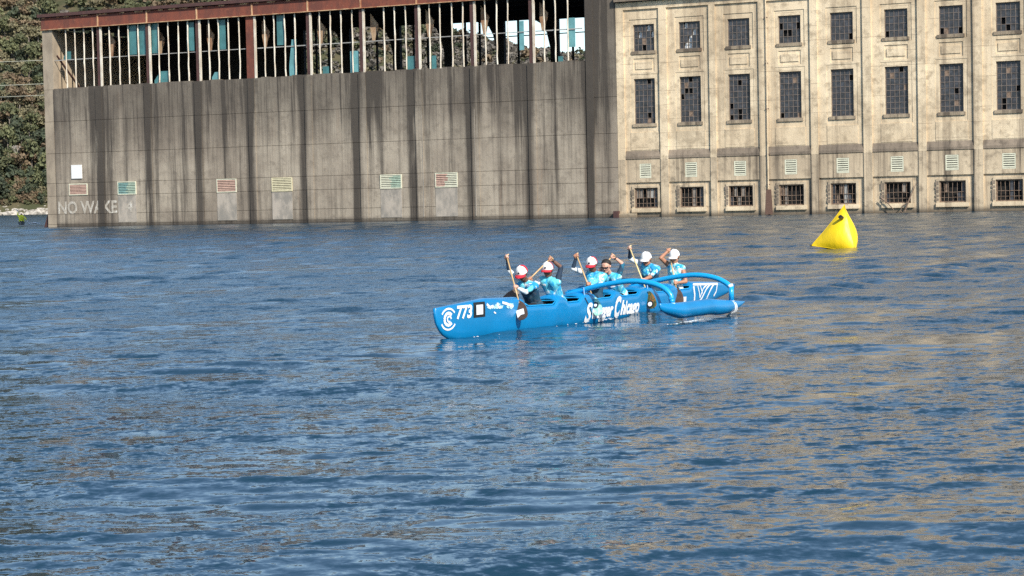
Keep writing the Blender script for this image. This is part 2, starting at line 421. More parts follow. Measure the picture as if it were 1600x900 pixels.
def crown_arrays(rng, n, rx, rz, zc, leaf):
    lobes = [(rng.uniform(-.5, .5)*rx, rng.uniform(-.5, .5)*rx, zc+rng.uniform(-.45, .55)*rz, rng.uniform(.38, .62)) for _ in range(6)]
    V = np.zeros((n*4, 3)); 
    for i in range(n):
        lx, ly, lz, lr = lobes[i % 6]
        d = rng.normal(size=3); d /= np.linalg.norm(d); d[2] = abs(d[2])*.9-.15 if rng.rand() < .6 else d[2]
        rr = rng.uniform(.62, 1.05); c = np.array([lx, ly, lz]) + d*np.array([rx*lr, rx*lr, rz*lr])*rr
        a = rng.normal(size=3); a /= np.linalg.norm(a); b = np.cross(a, d+rng.normal(size=3)*.5); b /= (np.linalg.norm(b)+1e-6)
        s = leaf*rng.uniform(.6, 1.3)
        V[i*4:i*4+4] = [c-a*s-b*s*.6, c+a*s-b*s*.5, c+a*s*.8+b*s*.7, c-a*s*.9+b*s*.5]
    return V
def make_tree_meshes():
    protos = []
    kinds = ['green', 'dark', 'olive', 'rust', 'green', 'olive', 'dark', 'rust', 'bare']
    for i, k in enumerate(kinds):
        rng = np.random.RandomState(20+i); hgt = rng.uniform(11, 15)
        if k == 'bare':
            mb = MB(); rr = random.Random(4)
            mb.tube([(0, 0, -2), (.1, 0, hgt*.35)], [.5, .32], 6)
            def br(p, d, L, r, lev):
                q = p+d*L; mb.tube([p, (p+q)/2+Vector((rr.uniform(-.2, .2), rr.uniform(-.2, .2), .1)), q], [r, r*.8, r*.55], 4, False)
                if lev < 3:
                    for _ in range(3 if lev else 4): br(q, (d+Vector((rr.uniform(-.8, .8), rr.uniform(-.8, .8), rr.uniform(-.1, .5)))).normalized(), L*.72, r*.6, lev+1)
            for _ in range(4): br(Vector((.1, 0, hgt*.35)), Vector((rr.uniform(-.8, .8), rr.uniform(-.8, .8), .9)).normalized(), 3.4, .26, 0)
            o = mb.build('branches', BARE); protos.append((k, None, o.data)); bpy.data.objects.remove(o); continue
        V = crown_arrays(rng, 330, rng.uniform(5.0, 6.6), hgt*.42, hgt*.62, .75)
        Q = np.arange(len(V)).reshape(-1, 4); o = big_mesh('crown', V, Q, LM[k]); cm = o.data; bpy.data.objects.remove(o)
        mb = MB().tube([(0, 0, -3), (.2, .1, hgt*.4), (.1, .3, hgt*.8)], [.45, .3, .1], 6)
        for a in range(4): mb.tube([(.2, .1, hgt*.42), (2.6*math.cos(a*1.7), 2.6*math.sin(a*1.7), hgt*.68)], [.18, .06], 5, False)
        o = mb.build('trunk', BARK); protos.append((k, cm, o.data)); bpy.data.objects.remove(o)
    return protos
TP = make_tree_meshes()
TLAB = {'green': ('mid green leafy tree on the hillside behind the left end of the concrete block', 'green trees on the far hillside'),
        'dark': ('dark evergreen tree on the hillside behind the left end of the concrete block', 'dark evergreens on the far hillside'),
        'olive': ('olive yellow leafy tree on the hillside behind the left end of the concrete block', 'olive trees on the far hillside'),
        'rust': ('rusty brown autumn tree on the hillside behind the left end of the concrete block', 'autumn trees on the far hillside'),
        'bare': ('bare tree with pale grey branches among the leafy hillside trees', 'bare trees on the far hillside')}
def hill_trees():
    rng = random.Random(11); cnt = 0
    d = 16.0
    while d < 640 and cnt < 285:
        y = SHORE+d-20; x0, x1 = -.272*y, -.232*y
        x = x0+rng.uniform(0, 9)
        while x < x1:
            yy = y+rng.uniform(-6, 6)
            if yy > shore_y(x)+4:
                k = rng.random()
                i = rng.choice([1, 6, 0]) if (d < 90 and k < .65) else rng.choice([0, 1, 2, 3, 4, 5, 5, 7, 2])
                if rng.random() < .035: i = 8
                kind, cm, tm = TP[i]; nm = {'green': 'leafy_tree', 'dark': 'evergreen_tree', 'olive': 'leafy_tree', 'rust': 'autumn_tree', 'bare': 'bare_tree'}[kind]
                t = empty(nm, (x, yy, hill_z(x, yy)), rng.uniform(0, 6.28)); s = rng.uniform(1.05, 1.6); t.scale = (s, s, s*rng.uniform(.85, 1.15))
                if kind == 'bare': t.scale = (1.25, 1.25, 1.3)
                tag(t, TLAB[kind][0], 'tree', TLAB[kind][1])
                place('trunk', tm, t)
                if cm: place('crown', cm, t)
                cnt += 1
            x += rng.uniform(8.5, 12.5)
        d += 8.6 + d*.024
hill_trees()
def far_wood():
    rng = np.random.RandomState(2); Vs = []; idx = []
    d = 14.0
    base = [crown_arrays(np.random.RandomState(50+i), 80, 6.2, 5.6, 6.0, 1.55) for i in range(6)]
    while d < 660:
        y = SHORE+d; x = -.40*y
        while x < .13*y:
            if not (-.274*y < x < -.227*y):
                yy = y+rng.uniform(-6, 6)
                if yy > shore_y(x)+9:
                    b = base[rng.randint(6)]; a = rng.uniform(0, 6.28); s = rng.uniform(.8, 1.3)
                    c_, s_ = math.cos(a)*s, math.sin(a)*s
                    v = np.stack([b[:, 0]*c_-b[:, 1]*s_, b[:, 0]*s_+b[:, 1]*c_, b[:, 2]*s], -1)+np.array([x, yy, hill_z(x, yy)-1])
                    Vs.append(v); gq = float(np.clip((x/y+.16)/.14, .12, .62)); idx.append(4 if rng.rand() < gq else rng.choice([0, 1, 2, 3], p=[.34, .26, .24, .16]))  # share of haze-grey crowns rises towards the right
            x += rng.uniform(8, 12.5)
        d += 10.5+d*.02
    V = np.concatenate(Vs); Q = np.arange(len(V)).reshape(-1, 4)
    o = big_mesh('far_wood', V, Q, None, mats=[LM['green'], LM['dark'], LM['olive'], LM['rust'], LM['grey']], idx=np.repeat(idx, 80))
    tag(o, 'wooded far hillside seen over the roof and through the arched openings', 'woodland', kind='stuff')
far_wood()
def scrub():
    rng = np.random.RandomState(6); Vs = []; idx = []
    base = [crown_arrays(np.random.RandomState(80+i), 120, 3.4, 2.6, 2.2, .8) for i in range(4)]
    for _ in range(620):
        x = rng.uniform(-470, -300); yy = shore_y(x)+4+abs(rng.normal())*20
        b = base[rng.randint(4)]; s_ = rng.uniform(.7, 1.5)
        Vs.append(b*s_+np.array([x, yy, hill_z(x, yy)])); idx.append(rng.choice([0, 1, 2, 3], p=[.3, .35, .2, .15]))
    V = np.concatenate(Vs); Q = np.arange(len(V)).reshape(-1, 4)
    o = big_mesh('shore_scrub', V, Q, None, mats=[LM['green'], LM['dark'], LM['olive'], LM['rust']], idx=np.repeat(idx, 120))
    tag(o, 'low scrub growing above the pale shore rocks', 'bushes', kind='stuff')
scrub()

# ------------------------------------------------------------------ concrete block with open gallery
BRZ = -WA
wing = empty('concrete_dam_block', WORG, BRZ)
tag(wing, 'long weathered concrete block with open rusty steel gallery on top', 'building')
BX = [0.0, 1.75, 10.45, 19.6, 28.8, 38.3, 48.1, 57.2, 66.4, 75.3, 84.2, 92.35, 97.0]   # bay joints
LZ = [-3.0, 0.45, 2.05, 4.9, 6.9, 11.6, 16.6, 21.6]                               # lifts
WD_ = 26.0
rg = random.Random(8)
MB().box(.05, 96.9, .45, 1.6, -3, 21.45).build('wall_core', M['wing'], wing)
for i in range(len(BX)-1):
    for j in range(len(LZ)-1):
        y0 = rg.uniform(0, .05); zt = LZ[j+1]-.045
        if j == len(LZ)-2: zt = 21.6+rg.uniform(-.05, .12)
        if i == len(BX)-2 and j == len(LZ)-2: zt = 33.4
        hz = (i in (0,)) 
        mb = MB().box(BX[i]+.03, BX[i+1]-.03, y0, 1.0 if zt < 30 else 1.7, LZ[j], zt)
        mb.build('concrete_panel', M['wing'] if i else M['edge'], wing)
for x in BX[2:-2]:                         # shallow piers under the gallery columns
    for j in range(len(LZ)-1): MB().box(x-.55, x+.62, -.10-rg.uniform(0, .03), .0, LZ[j], LZ[j+1]-.04).build('wall_pier', M['wing'], wing)
MB().box(92.5, 93.6, -.12, .0, -3, 33.3).build('wall_pier', M['wing'], wing)
# chipped ledge along the top of the wall
mb = MB(); x = 1.9
while x < 92:
    L = rg.uniform(.8, 2.6); mb.box(x, min(x+L, 92.3), .1, 1.6, 21.55, 21.66+rg.uniform(.02, .22)); x += L
mb.build('wall_ledge', M['wing'], wing)
MB().box(0, 1.9, .02, 1.4, 21.62, 31.0).build('end_pier', M['edge'], wing)
MB().box(.02, 1.85, 1.4, WD_, -3, 31.0).build('end_wall', M['inner_wall'], wing)
MB().box(96.3, 96.9, 1.75, WD_, -3, 33.0).build('end_wall', M['wing'], wing)
MB().prism([(0.3, 21.6), (.3, 21.6), (.3, 21.6)], 1, 1.1) if False else None
# diagonal brace shadowing the sunlit end wall
MB().tube([(2.0, 1.0, 27), (2.0, 7.2, 21.7)], .12, 6).build('wall_brace', M['rust_dark'], wing)
# beam in lengths, flange and roof edge
CX = [10.85, 20.0, 29.1, 38.9, 48.5, 57.4, 66.5, 75.3, 84.4]
ends = [-.1]+CX+[92.3]
for a, b in zip(ends[:-1], ends[1:]):
    MB().box(a+.03, b-.03, -.12+rg.uniform(0, .03), .35, 31.05, 32.85).build('roof_beam', M['rust'], wing)
    MB().box(a+.01, b-.01, -.32, .5, 30.95, 31.05).build('beam_flange', M['rust_pale'], wing)
    mb = MB(); x = a+.3
    while x < b-1: L = rg.uniform(.3, 1.6); mb.box(x, x+L, -.2, -.1, 32.72, 32.9); x += L+rg.uniform(.6, 3)
    tag(mb.build('flaked_edge', M['rust_pale'], wing), kind='stuff')
for x in CX: MB().box(x-.12, x+.12, -.2, -.1, 31.05, 32.85).build('splice_plate', M['rust_pale'], wing)
MB().box(-.45, 92.4, -.55, WD_+.5, 32.95, 33.45).build('roof', M['rust_dark'], wing)
mb = MB()
for y in (6, 12, 18, 24): mb.box(.6, 96.3, y, y+.5, 31.2, 32.9)
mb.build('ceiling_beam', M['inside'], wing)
# inner posts and haunches, front columns, mullions
for k, x in enumerate(CX):
    wide = 1.3 if k == 3 else .46
    mb = MB().box(x-wide, x+.1, .12, .62, 21.6, 31.05)
    mb.build('gallery_column', M['rust_dark'] if k != 3 else M['rust'], wing)
    MB().box(x+.1, x+.42, .05, .3, 21.7, 30.85).build('column_flange', M['mullion'], wing)
    MB().prism([(x+.42, 30.4), (x+1.7, 28.7), (x+1.1, 26.4), (x+.7, 26.4), (x+.42, 28)], 1.9, 2.1).build('haunch_plate', M['haunch'], wing)
seg = [1.9]+CX+[92.3]
def wobble_bar(x, z0, z1, r, y):
    n = 7; pts = [(x+rg.uniform(-.045, .045), y+rg.uniform(-.03, .03), z0+(z1-z0)*i/n) for i in range(n+1)]
    return MB().tube(pts, [rg.uniform(.8, 1.25)*r for _ in pts], 5)
ML = []
for k in range(len(seg)-1):
    a, b = seg[k]+(.42 if k else 0), seg[k+1]-(1.3 if k == 3 else .46)
    L = 9.1; n = 5 if k < 9 else 4
    st = seg[k]
    for i in range(1 if k else 0, n):
        x = st+ (.7 if k == 0 else 0) + i*(1.78 if k else 1.72)
        if x < b-.3 and rg.random() > .05:
            wobble_bar(x+rg.uniform(-.08, .08), 21.6, 30.95, .115, .3).build('mullion', M['mullion'], wing); ML.append(x)
    MB().box(a, b, .42, .5, 26.12+rg.uniform(-.03, .03), 26.24).build('gallery_rail', M['rail'], wing)
# surviving teal sheets
def teal(px0, px1, py0, py1, m='teal', cut=False):
    def W(px, py):
        d = ray(px, py); t = (WORG.dot(wn)+.55-0)/(d.dot(wn)); P = EYE+d*t; return (P-WORG).dot(wu), P.z
    u0, z1 = W(px0, py0); u1, z0 = W(px1, py1)
    if cut: pts = [(u0, z0), (u1, z0), (u1, z1), ((u0*.6+u1*.4), z1), (u0, z0+(z1-z0)*.3)]
    else: pts = [(u0, z0), (u1, z0), (u1, z1), (u0, z1)]
    MB().prism(pts, .55, .60).build('teal_sheet', M[m], wing)
for a in [(201, 214, 40, 85), (215, 228, 39, 85), (236, 248, 37, 83), (291, 304, 35, 79), (341, 353, 31, 77), (432, 446, 24, 70),
          (451, 464, 62, 118, 'teal_light', True), (547, 561, 80, 113, 'teal_light'), (99, 111, 81, 93, 'teal', True), (241, 266, 112, 130, 'teal', True),
          (331, 343, 113, 124, 'teal_light', True), (811, 819, 33, 78, 'teal_light'), (888, 899, 28, 73, 'teal_light'), (636, 648, 88, 110), (872, 880, 88, 99), (504, 514, 104, 117), (674, 682, 87, 110)]: teal(*a)
# back wall: solid below, arch-like openings above
pst = []
def backwall():
    y0, y1 = WD_-.8, WD_
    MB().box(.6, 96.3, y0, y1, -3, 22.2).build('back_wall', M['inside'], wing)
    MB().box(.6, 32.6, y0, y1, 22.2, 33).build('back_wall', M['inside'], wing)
    zt = 33.0
    # opening boundaries along the wall, set out 9 m apart
    def ub(px):
        d = ray(px, 85); t = (WORG.dot(wn)+y0)/(d.dot(wn)); return ((EYE+d*t)-WORG).dot(wu)
    per = (ub(864)-ub(539))/4; r0 = ub(864); left0 = ub(872)
    for k in range(-1, 7):
        l = left0-per*k; r = l+per*.86
        if l < 32.6: l = 32.6
        top = 30.2 + k*.18
        # the haunch that rounds the right shoulder of each opening, then lintel and pier
        pts = [(l-.01, zt)]; pts = [(l, zt), (l, top)]
        W_ = r-l
        pts += [(l+W_*.5, top), (l+W_*.7, top-.25), (l+W_*.84, top-.9), (l+W_*.93, top-2.2), (l+W_, top-4.6), (r, 22.2), (r+per*.14+.02, 22.2), (r+per*.14+.02, zt)]
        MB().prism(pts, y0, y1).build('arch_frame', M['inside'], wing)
        for q in (.30, .62):
            x = l+W_*q; MB().box(x-.14, x+.14, y0+.2, y0+.5, 22.2, top+.1).build('back_mullion', M['inside'], wing)
        MB().box(l, r, y0+.22, y0+.4, 27.9, 28.05).build('back_rail', M['inside'], wing)
backwall()
# painted vents, infill patches and sign on the wall
def louver(x0, x1, z0, z1, parent, mats, n=7, y=0.0, fm=None, name='wall_vent'):
    cx = (x0+x1)/2; fr = MB(); t = .13
    fr.box(x0, x1, y-.10, y+.1, z0, z0+t).box(x0, x1, y-.10, y+.1, z1-t, z1).box(x0, x0+t, y-.10, y+.1, z0+t, z1-t).box(x1-t, x1, y-.10, y+.1, z0+t, z1-t)
    v = fr.build(name, fm or mats[0], parent)
    MB().box(x0+t, x1-t, y-.02, y+.02, z0+t, z1-t).build('vent_back', M['void'], v)
    hh = (z1-z0-2*t)/n
    for i in range(n):
        z = z0+t+hh*(i+.12)
        segs = len(mats)
        if segs == 1: MB().prism([(x0+t, z), (x1-t, z), (x1-t, z+hh*.62), (x0+t, z+hh*.62)], y-.09, y-.03).build('slat', mats[0], v)
        else:
            xs = [x0+t, x0+(x1-x0)*rg.uniform(.4, .6), x1-t]
            b = MB().box(xs[0], xs[1], y-.09, y-.03, z, z+hh*.62).box(xs[1], xs[2], y-.09, y-.03, z, z+hh*.62)
            o = b.build('slat', None, v); o.data.materials.append(mats[0]); o.data.materials.append(mats[1])
            o.data.polygons.foreach_set('material_index', [0]*6+[1]*6)
    return v
VW = [(4.35, 7.85, 4.95, 6.75, ['slat_pink', 'slat_pink']), (13.6, 17.05, 4.85, 6.88, ['slat_teal', 'slat_green']), (31.8, 35.3, 4.8, 6.85, ['slat_pink', 'slat_pink']),
      (41.5, 45.05, 4.75, 6.8, ['slat_yel', 'slat_yel']), (59.9, 63.4, 4.75, 6.8, ['slat_pale', 'slat_green']), (68.85, 72.4, 4.75, 6.85, ['slat_pink', 'slat_pale'])]
for a, b, c, d, mm in VW:
    louver(a, b, c, d, wing, [M[q] for q in mm], fm=M['slat_pale'] if mm[0] != 'slat_yel' else M['slat_yel'])
    if a > 10: MB().box(a, b-.05, -.03, .3, .6, c-.1).build('infill_panel', M['patch'], wing)
s = MB().box(4.95, 6.98, -.16, -.06, 7.55, 9.68).build('wall_sign', M['sign'], wing); tag(s, 'blank white square sign above the coral vent')
def text_mesh(txt, size, mat, parent, name, mapf, shear=0.0, width=None, off=.0, bold=.0, space=1.0):
    cu = bpy.data.curves.new(name, 'FONT'); cu.body = txt; cu.size = size; cu.shear = shear; cu.fill_mode = 'FRONT'; cu.offset = bold; cu.space_character = space; cu.resolution_u = 3
    o = bpy.data.objects.new(name, cu); C.objects.link(o); dg = bpy.context.evaluated_depsgraph_get()
    me = bpy.data.meshes.new_from_object(o.evaluated_get(dg)); bpy.data.objects.remove(o)
    vs = np.array([v.co[:] for v in me.vertices]); fs = [tuple(p.vertices) for p in me.polygons]
    lo, hi = vs.min(0), vs.max(0)
    if width: vs[:, 0] = (vs[:, 0]-lo[0])*width/(hi[0]-lo[0])
    else: vs[:, 0] -= lo[0]
    return mesh_obj(name, [mapf(v[0], v[1]) for v in vs], fs, mat, parent)
text_mesh('NO WAKE', 2.75, M['lettering'], wing, 'painted_lettering', lambda a, b: (2.1+a, -.012-(.0 if not(4.3 < 2.1+a < 7.9) else .02), 2.12+b*.97), width=11.3, bold=.075)
text_mesh('4', 2.5, M['lettering'], wing, 'painted_arrow_mark', lambda a, b: (14.9+a, -.06, 2.15+b), width=1.6, bold=.05)
# debris and water stain hardware at joints
for x in (66.95, 75.3):
    MB().tube([(x, -.12, rg.uniform(8, 17)), (x+.05, -.12, 5), (x, -.12, .6)], [.03, .05, .09], 4).build('joint_seam', M['patch'], wing)
MB().prism([(-1.4, -.5), (0, -.5), (0, 3.0), (-.5, 1.8)], .5, 3).build('corner_fender', M['rust_dark'], wing)

# ------------------------------------------------------------------ powerhouse
ph = empty('powerhouse_building', WORG+wu*97.0, BRZ)
tag(ph, 'cream painted concrete powerhouse with rows of tall gridded windows', 'building')
NB = 10
CS = [100.72, 107.3, 114.2, 121.2, 128.2, 135.35, 142.4, 149.55, 156.6, 163.7]
def house():
    for k in range(NB):
        c = CS[k]-97.0
        L, Rr = ((CS[k-1]+CS[k])/2-97.0 if k else 0.0), ((CS[k]+CS[k+1])/2-97.0 if k < NB-1 else CS[k]+3.5-97)
        pl, pr = c-3.0+(.35 if k == 0 else 0), c+3.02-(.55 if k == 0 else 0)
        wc = c+.2
        uc = sorted({L, pl, pr, wc-1.52, wc+1.52, wc-2.05, wc+2.05, wc-1.22, wc+1.22, Rr})
        zc = [7.9, 9.0, 9.15, 11.55, 12.2, 12.7, 18.85, 19.45, 19.75, 20.15, 21.15, 21.6, 22.1, 22.55, 26.2, 26.9, 28.25, 29.25]
        def dep(u, z):
            if u < pl or u > pr or z > 28.25: return 0.0
            d = .24; a = abs(u-wc)
            if a < 1.52 and (12.7 < z < 18.85 or 22.55 < z < 26.2): return None
            if a < 2.05:
                if 11.55 < z < 19.45: d = .29
                if 22.1 < z < 26.9: d = .33
                if 19.75 < z < 21.6 and a < 1.52+.0: d = .34
                if 20.15 < z < 21.15 and a < 1.22: d = .24
                if 9.15 < z < 11.55: d = .19
            return d
        V, Fc = relief(uc, zc, dep); mesh_obj('bay_wall', V, Fc, M['house'], ph)
        # string course (sloping, stained)
        mb = MB(); b0 = len(mb.v)
        mb.v += [(pl, .27, 9.15), (pr, .27, 9.15), (pr, .02, 8.3), (pl, .02, 8.3), (pr, .02, 7.95), (pl, .02, 7.95), (pr, .4, 7.95), (pl, .4, 7.95)]
        mb.f += [(0, 1, 2, 3), (3, 2, 4, 5), (5, 4, 6, 7), (0, 3, 5, 7), (1, 6, 4, 2)]
        mb.build('string_course', M['string'], ph)
        # base storey
        uc = sorted({L, pl, pr, wc-.85, wc+.85, wc-1.7, wc+1.7, wc-2.05, wc+2.05, Rr})
        zc = [-3, .0, .62, 1.25, 4.0, 4.28, 4.75, 5.3, 7.3, 7.9]
        def dep2(u, z):
            if u < pl or u > pr: return 0.0
            a = abs(u-wc)
            if z > 4.75: return .30 if (a < .85 and 5.3 < z < 7.3) else .12
            if a < 1.7 and 1.25 < z < 4.0: return None
            if a < 2.05 and 1.25 < z < 4.28: return .2
            if a < 2.05 and .62 < z < 1.25: return .14
            return .34
        V, Fc = relief(uc, zc, dep2); mesh_obj('base_wall', V, Fc, M['house_low'], ph)
        louver(wc-.83, wc+.83, 5.32, 7.28, ph, [M['slat_pale']], n=6, y=.22)
        # sills
        for z0, z1, hw in ((12.3, 12.72, 1.75), (22.15, 22.58, 1.75)):
            MB().box(wc-hw, wc+hw, .12, .7, z0, z1).build('window_sill', M['house_low'], ph)
        MB().box(wc-2.1, wc+2.1, .05, .5, .66, 1.2).build('window_sill', M['house'], ph)
        window(wc, 22.55, 26.2, 5, 4, k, 0); window(wc, 12.7, 18.85, 5, 8, k, 1); base_window(wc, k)
    # mass, cornice, upper storey
    xe = CS[-1]+3.5-97
    MB().box(0.02, xe, 1.2, 34, -3, 49).build('building_mass', M['house'], ph)
    MB().box(0, xe, -.65, 1.3, 29.35, 30.1).build('cornice', M['string'], ph)
    MB().box(0, xe, -.15, 1.15, 30.12, 49).build('attic_wall', M['house'], ph)
BROKEN = {(0, 0): [(1, 2), (3, 3), (4, 2)], (1, 0): [(1, 0), (2, 0), (2, 1), (3, 2), (1, 3)], (3, 0): [(1, 1), (2, 1), (4, 2)], (6, 0): [(4, 0), (0, 0)], (7, 0): [(1, 1), (2, 0)],
          (1, 1): [(2, 5), (0, 4), (1, 5)], (2, 1): [(0, 0), (2, 0), (2, 1)], (3, 1): [(0, 0)], (7, 1): [(1, 0), (1, 1), (4, 3)], (5, 0): [(0, 0)], (4, 1): []}
def window(wc, z0, z1, nx, nz, k, row):
    rr = random.Random(k*7+row); x0, x1 = wc-1.5, wc+1.5; y = .62
    f = MB(); t = .06
    f.box(x0, x1, y-.06, y+.06, z0, z0+.1).box(x0, x1, y-.06, y+.06, z1-.1, z1).box(x0, x0+.1, y-.06, y+.06, z0+.1, z1-.1).box(x1-.1, x1, y-.06, y+.06, z0+.1, z1-.1)
    fo = f.build('window', M['steel_frame'], ph)
    dx, dz = (x1-x0)/nx, (z1-z0)/nz
    b = MB()
    for i in range(1, nx): b.box(x0+dx*i-t/2, x0+dx*i+t/2, y-.045, y+.03, z0+.1, z1-.1)
    for j in range(1, nz): b.box(x0+.1, x1-.1, y-.04, y+.025, z0+dz*j-t/2, z0+dz*j+t/2)
    tag(b.build('glazing_bars', M['steel_frame'], fo), kind='stuff')
    V = []; Fc = []; idx = []
    br = BROKEN.get((k, row), [])
    for i in range(nx):
        for j in range(nz):
            if (i, j) in br or rr.random() < .018: continue
            a = rr.gauss(0, .014); c = rr.gauss(0, .02); n = len(V); g = .02
            xa, xb, za, zb = x0+dx*i+g, x0+dx*(i+1)-g, z0+dz*j+g, z0+dz*(j+1)-g
            V += [(xa, y-a*dx/2-c*dz/2+.01, za), (xb, y+a*dx/2-c*dz/2+.01, za), (xb, y+a*dx/2+c*dz/2+.01, zb), (xa, y-a*dx/2+c*dz/2+.01, zb)]
            Fc.append((n, n+1, n+2, n+3)); idx.append(1 if rr.random() < .4 else 0)
            if rr.random() < .02: idx[-1] = 2
    o = mesh_obj('window_glazing', V, Fc, None, fo, [M['glass'], M['glass2'], M['frame_dark']], idx); tag(o, kind='stuff')
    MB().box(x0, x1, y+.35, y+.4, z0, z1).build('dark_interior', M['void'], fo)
    if (k, row) in ((0, 0), (1, 0)):       # white panels stand in for daylight seen through the corner room
        s = MB()
        for (i, j) in br: s.box(x0+dx*i+.06, x0+dx*(i+1)-.06, y+.30, y+.34, z0+dz*j+.05, z0+dz*(j+1)-.05)
        tag(s.build('daylight_panel', M['sign'], fo), kind='stuff')
def base_window(wc, k):
    rr = random.Random(k*13+5); x0, x1, z0, z1, y = wc-1.68, wc+1.68, 1.27, 3.98, .5
    f = MB().box(x0, x0+.16, y-.1, y+.1, z0, z1).box(x1-.16, x1, y-.1, y+.1, z0, z1).box(x0+.16, x1-.16, y-.1, y+.1, z1-.14, z1).box(x0+.16, x1-.16, y-.1, y+.1, z0, z0+.12)
    fo = f.build('base_window', M['frame_dark'], ph)
    b = MB()
    for i in range(1, 6):
        x = x0+(x1-x0)*i/6
        b.tube([(x+rr.uniform(-.03, .03), y, z0), (x+rr.uniform(-.06, .06), y-rr.uniform(0, .1), (z0+z1)/2), (x+rr.uniform(-.03, .03), y, z1)], .035, 5)
    b.tube([(x0, y, z0+1.3), (wc, y-.03, z0+1.32+rr.uniform(-.08, .08)), (x1, y, z0+1.3)], .04, 5)
    b.tube([(x0, y, z0+.6), (x1, y, z0+.6)], .03, 5)
    b.build('window_bars', M['frame_dark'], fo)
    for i in range(6):                     # remaining boards and panes
        if rr.random() < .62:
            xa = x0+.16+(x1-x0-.32)*i/6+.03; xb = xa+(x1-x0-.32)/6-.07
            za = z0+.12 if rr.random() < .5 else z0+1.3; zb = z1-.15 if rr.random() < .6 else z0+1.3+.02
            if zb-za > .3: MB().prism([(xa, za), (xb, za), (xb-.03, zb), (xa+.02, zb)], y+.08, y+.11).build('window_board', M['glass2'] if rr.random() < .5 else rr.choice([BARK, BARK, M['frame_dark'], M['rail']]), fo)
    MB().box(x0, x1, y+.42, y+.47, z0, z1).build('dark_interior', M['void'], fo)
    # peeling rendering at the left jamb
    mb = MB()
    for i in range(5): z = z0+.2+i*.5; mb.box(wc-2.12-rr.uniform(0, .12), wc-1.75, .18, .3, z, z+rr.uniform(.25, .5))
    tag(mb.build('jamb_block', M['string'], fo), kind='stuff')
house()
def wobbly(pts, r, name, mat, parent): return MB().tube(pts, r, 6).build(name, mat, parent)
u = 118.35-97
wobbly([(u, -.16, 29.3), (u+.02, -.16, 20), (u, -.16, 8.2), (u+.02, -.18, 3.6)], .09, 'drain_pipe', M['house'], ph)
for z in (26, 20, 14, 8, 4): MB().box(u-.2, u+.2, -.2, 0, z, z+.12).build('pipe_bracket', M['rust_dark'], ph)
MB().prism([(u-.35, 3.4), (u+.35, 3.4), (u+.55, .1), (u-.55, .1)], -.02, .0).build('rust_stain', plain('rust_stain', (.13, .075, .055), .9, .2), ph)
MB().box(-.6, .1, -.7, 0, -.5, .9).build('corner_block', M['rust_dark'], ph)
MB().box(.1, 2.6, -.25, .1, -.5, .55).build('foot_ledge', M['house'], ph)
st = mesh_obj('driftwood_branch', *(lambda b: (b.v, b.f))(MB().tube([(CS[5]+1.2, -.25, .2), (CS[5]+1.9, -.3, 1.9), (CS[5]+2.75, -.1, 3.9)], [.13, .1, .04], 6).tube([(CS[5]-1.9, -.2, 2.0), (CS[5]-1.0, -.3, 1.3), (CS[5]-.2, -.3, .4)], [.1, .08, .05], 6).tube([(CS[5]+1.35, -.2, 1.2), (CS[5]+.9, -.4, .9), (CS[5]+.7, -.4, .3), (CS[5]+1.1, -.3, -.3)], [.07, .06, .05, .04], 6)), M['frame_dark'])
st.location = WORG; st.rotation_euler = (0, 0, BRZ)
tag(st, 'snagged driftwood branches leaning on the sixth basement window', 'driftwood')

# overhead wires crossing the hill at far left
for (z0, z1, y) in ((39.5, 38.9, 470), (33.6, 33.3, 470), (30.6, 30.6, 470)):
    pts = [(-260+i*20, y, z0-(z0-z1)*i/8 - 1.2*math.sin(math.pi*i/8)) for i in range(9)]
    o = MB().tube(pts, .065, 5).build('overhead_wire', plain('pale_cable', (.40, .40, .32), .6))
    tag(o, {39.5: 'highest pale overhead wire crossing the hillside at far left', 33.6: 'middle pale overhead wire crossing the hillside at far left', 30.6: 'lowest pale overhead wire crossing the hillside at far left'}[z0], 'wire', 'overhead wires before the hillside')
# ------------------------------------------------------------------ outrigger canoe
BOW = Vector((-1.40, 36.90, 0)); AFT = Vector((.512, .859, 0)).normalized(); PORT = Vector((AFT.y, -AFT.x, 0))
CANOE_O = BOW + AFT*6.75; CANOE_RZ = math.atan2(-AFT.y, -AFT.x)
def CP(px, py, n):                         # sight line met with the upright plane n metres to port of the keel
    d = ray(px, py); k = (CANOE_O + PORT*n - EYE).dot(PORT)/d.dot(PORT); P = EYE + d*k - CANOE_O
    return Vector((-P.dot(AFT), n, P.z))
canoe = empty('outrigger_canoe', CANOE_O, CANOE_RZ)
tag(canoe, 'bright blue six seat outrigger canoe with white lettering paddled across the river', 'canoe')
def flat(name, col, rough=.4, **kw): return NT(name).out(col, rough, **kw)
def hullmat():
    g = NT('blue_gelcoat'); n1 = g.noise(g.pos(False), 1.2, 4, .6); n2 = g.noise(g.pos(False), 30, 2)
    return g.out(g.mix(g.math('MULTIPLY', g.smooth(g.noise(g.pos(False, 0, (1, 1, 6)), 3, 6, .75), .58, .75), .25), g.mix(g.smooth(n1, .3, .7), (.002, .185, .43), (.003, .225, .53)), (.08, .26, .46)), g.math('ADD', .26, g.math('MULTIPLY', n2, .15)), Coat_Weight=.3, Coat_Roughness=.1)
M['hull'] = hullmat(); M['liner'] = plain('dark_hull_inside', (.012, .03, .06), .6, .2)
M['iako'] = flat('sky_blue_paint', (.008, .34, .70), .3, Coat_Weight=.3)
M['white'] = flat('white_vinyl', (.82, .83, .84), .4); M['black'] = flat('black_rubber', (.012, .012, .014), .5)
M['pale_blue'] = flat('pale_blue_vinyl', (.45, .72, .85), .4)
SA, SB = -.15, 13.5
